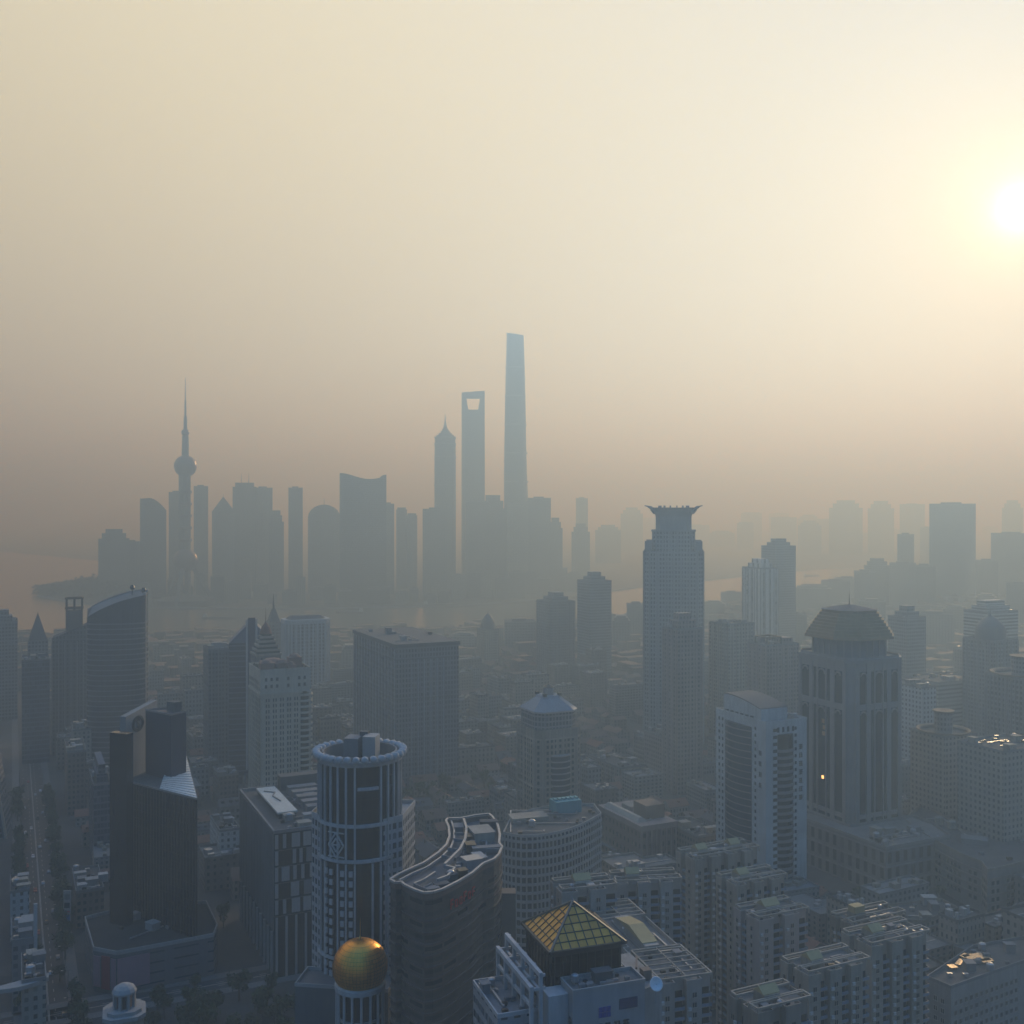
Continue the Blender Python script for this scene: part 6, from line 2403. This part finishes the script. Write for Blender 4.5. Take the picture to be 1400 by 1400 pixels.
# ---- lamps along the long street
LAMPW = mat('lamp_glass', (0.6, 0.6, 0.55), 0.4, 0.1)
lpost = MB().lathe([(0.14, 0), (0.09, 8.6), (0.02, 8.7)], 8).mesh('post', DARKSTEEL)
larm = MB().bar((0, 0, 8.5), (2.2, 0, 8.9), 0.1).mesh('arm', DARKSTEEL)
lhead = MB().box(2.3, 0, 8.75, 0.9, 0.35, 0.16).mesh('lamp_head', LAMPW)
for k in range(18):
    for s_ in (-1, 1):
        p = ST0 + sd * (20 + k * 27) + sn * s_ * 7.9
        o = thing('street_lamp', 'slim street lamp with an arm on the ' + ('left' if s_ < 0 else 'right') + ' kerb of the long street', 'street lamp', (p.x, p.y, 0.2), math.atan2(sn.y, sn.x) + (0 if s_ < 0 else math.pi), 'street lamps on one kerb of the long street' if s_ < 0 else 'street lamps on the other kerb of the long street')
        link_mesh('post', lpost, o)
        link_mesh('arm', larm, o)
        link_mesh('lamp_head', lhead, o)

# ---- cars and buses on the long street
CARP = [mat('car_white', (0.6, 0.6, 0.6), 0.3, 0.1), mat('car_black', (0.02, 0.02, 0.022), 0.25, 0.1), mat('car_silver', (0.35, 0.36, 0.37), 0.3, 0.1, 0.4), mat('car_red', (0.30, 0.03, 0.03), 0.3, 0.1), mat('car_blue', (0.04, 0.08, 0.22), 0.3, 0.1)]
TYRE = mat('tyre', (0.02, 0.02, 0.02), 0.9, 0.0)
bodies = []
for m_ in CARP:
    b = MB()
    prof = [(-2.2, 0.35), (2.2, 0.35), (2.25, 0.75), (1.2, 0.95), (-1.9, 1.0), (-2.25, 0.8)]
    for sgn in (-1, 1):
        f = [(x, sgn * 0.88, z) for x, z in prof]
        b.face(f if sgn < 0 else f[::-1])
    for i in range(6):
        p, q_ = prof[i], prof[(i + 1) % 6]
        b.face([(p[0], 0.88, p[1]), (q_[0], 0.88, q_[1]), (q_[0], -0.88, q_[1]), (p[0], -0.88, p[1])][::-1] if False else [(p[0], -0.88, p[1]), (p[0], 0.88, p[1]), (q_[0], 0.88, q_[1]), (q_[0], -0.88, q_[1])][::-1])
    b.loft([[(x, y, 0.96) for x, y in rect(-1.8, -0.82, 1.0, 0.82)], [(x, y, 1.46) for x, y in rect(-1.3, -0.68, 0.35, 0.68)]])
    bodies.append(b.mesh('body', m_))
cabin = MB().loft([[(x, y, 1.0) for x, y in rect(-1.74, -0.835, 0.93, 0.835)], [(x, y, 1.40) for x, y in rect(-1.36, -0.71, 0.44, 0.71)]]).mesh('windows', SHOPGLASS)
wheel = MB().lathe([(0.02, -0.1), (0.33, -0.1), (0.33, 0.1), (0.02, 0.1)], 12).mesh('wheel', TYRE)
cnames = ('white', 'black', 'silver', 'red', 'blue')
for k in range(30):
    lane = (-5.4, -2.0, 2.0, 5.4)[k % 4]
    t = 30 + k * 15.5 + rnd.uniform(-4, 4)
    p = ST0 + sd * t + sn * lane
    c = rnd.choice((0, 0, 1, 1, 2, 2, 2, 3, 4))
    o = thing('parked_car' if False else 'car', cnames[c] + ' car driving on the long street at the lower left', 'car', (p.x, p.y, 0.006), math.atan2(sd.y, sd.x) + (math.pi if lane < 0 else 0), cnames[c] + ' cars on the long street')
    link_mesh('body', bodies[c], o)
    link_mesh('windows', cabin, o)
    for x in (-1.35, 1.35):
        for y in (-0.8, 0.8):
            w = link_mesh('wheel', wheel, o)
            w.location = (x, y, 0.33)
            w.rotation_euler = (R(90), 0, 0)
FOOT.append(SFOOT)

# ---- the low city: houses, row blocks and small offices on the grid
HW = [facade('house_wall_a', (0.28, 0.26, 0.23), (0.03, 0.032, 0.036), 3.0, 3.2, 0.4, 0.5, 0.6), facade('house_wall_b', (0.19, 0.17, 0.155), (0.03, 0.032, 0.036), 3.2, 3.1, 0.4, 0.5, 0.6),
      facade('house_wall_c', (0.24, 0.25, 0.25), (0.03, 0.033, 0.038), 2.8, 3.3, 0.5, 0.5, 0.6)]
WN = ('sandy', 'brown', 'grey')
RM = [TERRA, SLATE, mat('faded_tile', (0.16, 0.10, 0.08), 0.85, 0.6)]
protos = {}


def gable_house(i):
    q = random.Random(900 + i)
    w, d, h = q.uniform(10, 18), q.uniform(9, 13), q.uniform(6, 9.5)
    b = MB().prism(rect(-w / 2, -d / 2, w / 2, d / 2), 0, h, False)
    hr = h + d * 0.28
    for sx in (-1, 1):
        f = [(sx * w / 2, -d / 2, h), (sx * w / 2, d / 2, h), (sx * w / 2, 0, hr)]
        b.face(f if sx > 0 else f[::-1])
    wall = b.mesh('wall', HW[i % 3])
    r = MB()
    e = 0.5
    for sy in (-1, 1):
        f = [(-w / 2 - e, sy * (d / 2 + e), h - 0.25), (w / 2 + e, sy * (d / 2 + e), h - 0.25), (w / 2 + e, 0, hr + 0.1), (-w / 2 - e, 0, hr + 0.1)]
        r.face(f if sy < 0 else f[::-1])
    for k in range(q.randrange(1, 4)):
        x = q.uniform(-w * .4, w * .4)
        y = -d * 0.22
        r.box(x, y, h + 0.3, 1.8, 2.2, d * 0.2)
    roof = r.mesh('roof', RM[(i // 3) % 3])
    ch = MB().box(w * 0.3, d * 0.1, h, 0.7, 0.7, d * 0.28 + 1.2).mesh('chimney', BROWN)
    return (wall, roof, ch, w, d)


def flat_block(i, tall=1.0):
    q = random.Random(700 + i)
    w, d, h = q.uniform(18, 34), q.uniform(11, 16), q.uniform(13, 24) * tall
    pl = rect(-w / 2, -d / 2, w / 2, d / 2)
    if i % 3 == 1:
        pl = [(-w / 2, -d / 2), (w / 2, -d / 2), (w / 2, d / 2), (w * 0.1, d / 2), (w * 0.1, d * 1.1), (-w / 2, d * 1.1)]
    wall = MB().prism(pl, 0, h, False).mesh('wall', HW[i % 3])
    r = MB().face([(x, y, h - 0.02) for x, y in pl])
    o_, i_ = offset(pl, 0.15), offset(pl, -0.25)
    n = len(pl)
    for k in range(n):
        j = (k + 1) % n
        r.face([(*o_[k], h), (*o_[j], h), (*o_[j], h + 1), (*o_[k], h + 1)])
        r.face([(*i_[j], h), (*i_[k], h), (*i_[k], h + 1), (*i_[j], h + 1)])
        r.face([(*o_[k], h + 1), (*o_[j], h + 1), (*i_[j], h + 1), (*i_[k], h + 1)])
    roof = r.mesh('roof', [FELT, ROOFC, GREY][i % 3])
    c = MB()
    for k in range(7):
        x, y = q.uniform(-w * .42, w * .42), q.uniform(-d * .36, d * .36)
        s = q.uniform(1.0, 3.6)
        c.box(x, y, h - 0.02, s, s * q.uniform(.6, 1.2), q.uniform(0.8, 3.0), q.uniform(0, .5) if k % 2 else 0)
    c.box(0, 0, h - 0.02, w * 0.86, 0.4, 0.45)
    clutter = c.mesh('roof_hut', [PALE, STEEL, CREAM2][i % 3])
    ft = MB()
    for k in range(1, int(h / 3.2)):
        if i % 2 == 0:
            ft.prism(offset(pl, 0.35), k * 3.2 + 0.2, k * 3.2 + 0.5, True, True)
    return (wall, roof, clutter, w, d) + ((ft.mesh('floor_band', CREAM2),) if i % 2 == 0 else ())


GH = [gable_house(i) for i in range(9)]
FBK = [flat_block(i) for i in range(9)]
TBK = [flat_block(20 + i, 1.9) for i in range(6)]
# facets of the town in the river's side: which points are land on this bank
RV = RIVER


def near_land(x, y):
    if inpoly(x, y, RV):
        return False
    if y > 1560:
        # nearer than the near bank line
        pts = RIVER[1:14]
        for (xa, ya), (xb, yb) in zip(pts, pts[1:]):
            if xa <= x <= xb:
                return y < ya + (yb - ya) * (x - xa) / (xb - xa) - 20
        return False
    return True


cells = []
rg = random.Random(42)
for iu in range(-60, 110):
    for iv in range(6, 140):
        # streets every few cells, lanes between
        u = iu * 24 + (iu // 4) * 11 + rg.uniform(-2.5, 2.5)
        v = iv * 19 + (iv // 5) * 9 + rg.uniform(-2, 2)
        x, y = GU[0] * u + GV[0] * v, GU[1] * u + GV[1] * v
        if y < 330 or y > 2500 or abs(x) > y * 0.53 + 40:
            continue
        if y < 400 and (x > -20 or x < -130):
            continue
        pxx = 700 + x / y * 1450
        if y < 545 and 100 < pxx < 440 and not (y > 500 and pxx < 300):
            continue
        if y < 440 and 930 < pxx < 1040:
            continue
        if not near_land(x, y):
            continue
        if not (free(x, y) and free(x + 11 * GU[0], y + 11 * GU[1]) and free(x - 11 * GU[0], y - 11 * GU[1])):
            continue
        cells.append((y, x))
cells.sort()


def where(x, y):
    """the landmark that stands closest to this spot as one looks at the picture"""
    best = min(LANDMARK, key=lambda m: math.hypot((m[0] / m[1] - x / y) * 1450, (1 / m[1] - 1 / y) * 290000 * 0.7))
    return best[2] + (', nearer than it' if y < best[1] - 60 else ', farther off' if y > best[1] + 260 else '')


count = {'g': 0, 'f': 0, 't': 0}
rest = MB()
for y, x in cells:
    s = rg.random()
    dens = math.sin(x * 0.009 + 1.3) + math.sin(y * 0.011) + math.sin((x + y) * 0.006)
    if y > 900 and s > 0.86 - 0.1 * (y > 1300) and count['t'] < 90:
        kind, pr = 't', TBK[rg.randrange(6)]
    elif dens > -0.2 and s < 0.8 or s < 0.35:
        kind, pr = 'g', GH[rg.randrange(9)]
    else:
        kind, pr = 'f', FBK[rg.randrange(9)]
    rot = GR + (math.pi / 2 if rg.random() < 0.25 else 0) + rg.uniform(-0.05, 0.05)
    sx = rg.uniform(0.8, 1.15)
    sz = rg.uniform(0.7, 1.25)
    lim = {'g': 285, 'f': 285, 't': 90}[kind]
    if count[kind] < lim:
        count[kind] += 1
        idx = (GH if kind == 'g' else FBK if kind == 'f' else TBK).index(pr)
        ix = idx if kind != 't' else idx + 20
        wn_ = WN[ix % 3]
        if kind == 'g':
            rn_ = ('red-tiled', 'slate-roofed', 'faded-tiled')[(idx // 3) % 3]
            nm, ct_ = 'row_house', 'house'
            ds = 'small %s %s house near %s' % (wn_, rn_, where(x, y))
        elif kind == 'f':
            nm, ct_ = 'walk_up_block', 'apartment block'
            ds = 'low %s flat-roofed %sblock near %s' % (wn_, 'L-shaped ' if ix % 3 == 1 else '', where(x, y))
        else:
            nm, ct_ = 'mid_rise_block', 'apartment block'
            ds = 'hazy %s mid-rise block near %s' % (wn_, where(x, y))
        o = thing(nm, ds, ct_, (x, y, 0), rot, ds + ', all alike')
        o.scale = (sx, sx, sz)
        pnames = ('wall', 'roof', 'chimney' if kind == 'g' else 'roof_hut')
        if y < 1300:
            for me, pn_ in zip(pr[:3], pnames):
                link_mesh(pn_, me, o)
            if len(pr) > 5:
                link_mesh('floor_band', pr[5], o)
        else:
            for me, pn_ in zip(pr[:2], pnames):
                link_mesh(pn_, me, o)
    else:
        w, d = pr[3] * sx, pr[4] * sx
        c, s_ = math.cos(rot), math.sin(rot)
        h = (8 if kind == 'g' else 16) * sz
        pl = [(x + a * c - b_ * s_, y + a * s_ + b_ * c) for a, b_ in ((-w / 2, -d / 2), (w / 2, -d / 2), (w / 2, d / 2), (-w / 2, d / 2))]
        rest.prism(pl, 0, h, kind != 'g', False, 0, 1)
        if kind == 'g':
            hr = h + d * 0.28
            m0 = ((pl[0][0] + pl[3][0]) / 2, (pl[0][1] + pl[3][1]) / 2, hr)
            m1 = ((pl[1][0] + pl[2][0]) / 2, (pl[1][1] + pl[2][1]) / 2, hr)
            rest.face([(*pl[0], h), (*pl[1], h), m1, m0], None, 1)
            rest.face([(*pl[2], h), (*pl[3], h), m0, m1], None, 1)
            rest.face([(*pl[1], h), (*pl[2], h), m1], None, 0)
            rest.face([(*pl[3], h), (*pl[0], h), m0], None, 0)
if rest.v:
    o = rest.build('low_houses', [HW[1], RM[2]])
    tag(o, 'dense carpet of small far houses fading into the haze', 'houses', None, 'stuff')
# ------------------------------------------------------------------ pieces of a part go under that part
UNDER = {'glazing_bars': ('pyramid_face',), 'bay_band': ('glass_bay',), 'bow_band': ('bow_window',), 'podium_band': ('podium',), 'chimney': ('roof',), 'parapet': ('roof', 'podium'),
         'finial': ('dome', 'roof_cap', 'spire_roof', 'pyramid_face'), 'crown_horn': ('crown',), 'crown_rail': ('crown',), 'drum_cap': ('roof_drum',), 'drum_frame': ('drum',), 'roof_ribs': ('wedge_roof',),
         'block_parapet': ('upper_block',), 'emblem_ring': ('emblem_wall',), 'emblem_letter': ('emblem_wall',), 'skylight_duct': ('skylight_roof',), 'neck_pier': ('neck',), 'lantern_roof': ('lantern',),
         'tier_pier': ('upper_tier',), 'shaft_edge': ('central_shaft',), 'roof_beam': ('roof',), 'roof_rail': ('roof',), 'sign_panel': ('board',), 'cornice': ('drum',)}
kids = {}
for o in S.objects:
    if o.parent is not None and o.parent.parent is None:
        kids.setdefault(o.parent.name, []).append(o)
for root_name, ch in kids.items():
    by = {}
    for o in ch:
        by.setdefault(o.name.split('.')[0], []).append(o)
    for nm, hosts in UNDER.items():
        got = by.get(nm, [])
        for h_ in hosts:
            if h_ in by and got:
                for i, o in enumerate(got):
                    o.parent = by[h_][i % len(by[h_])] if len(by[h_]) == len(got) else by[h_][0]
                break
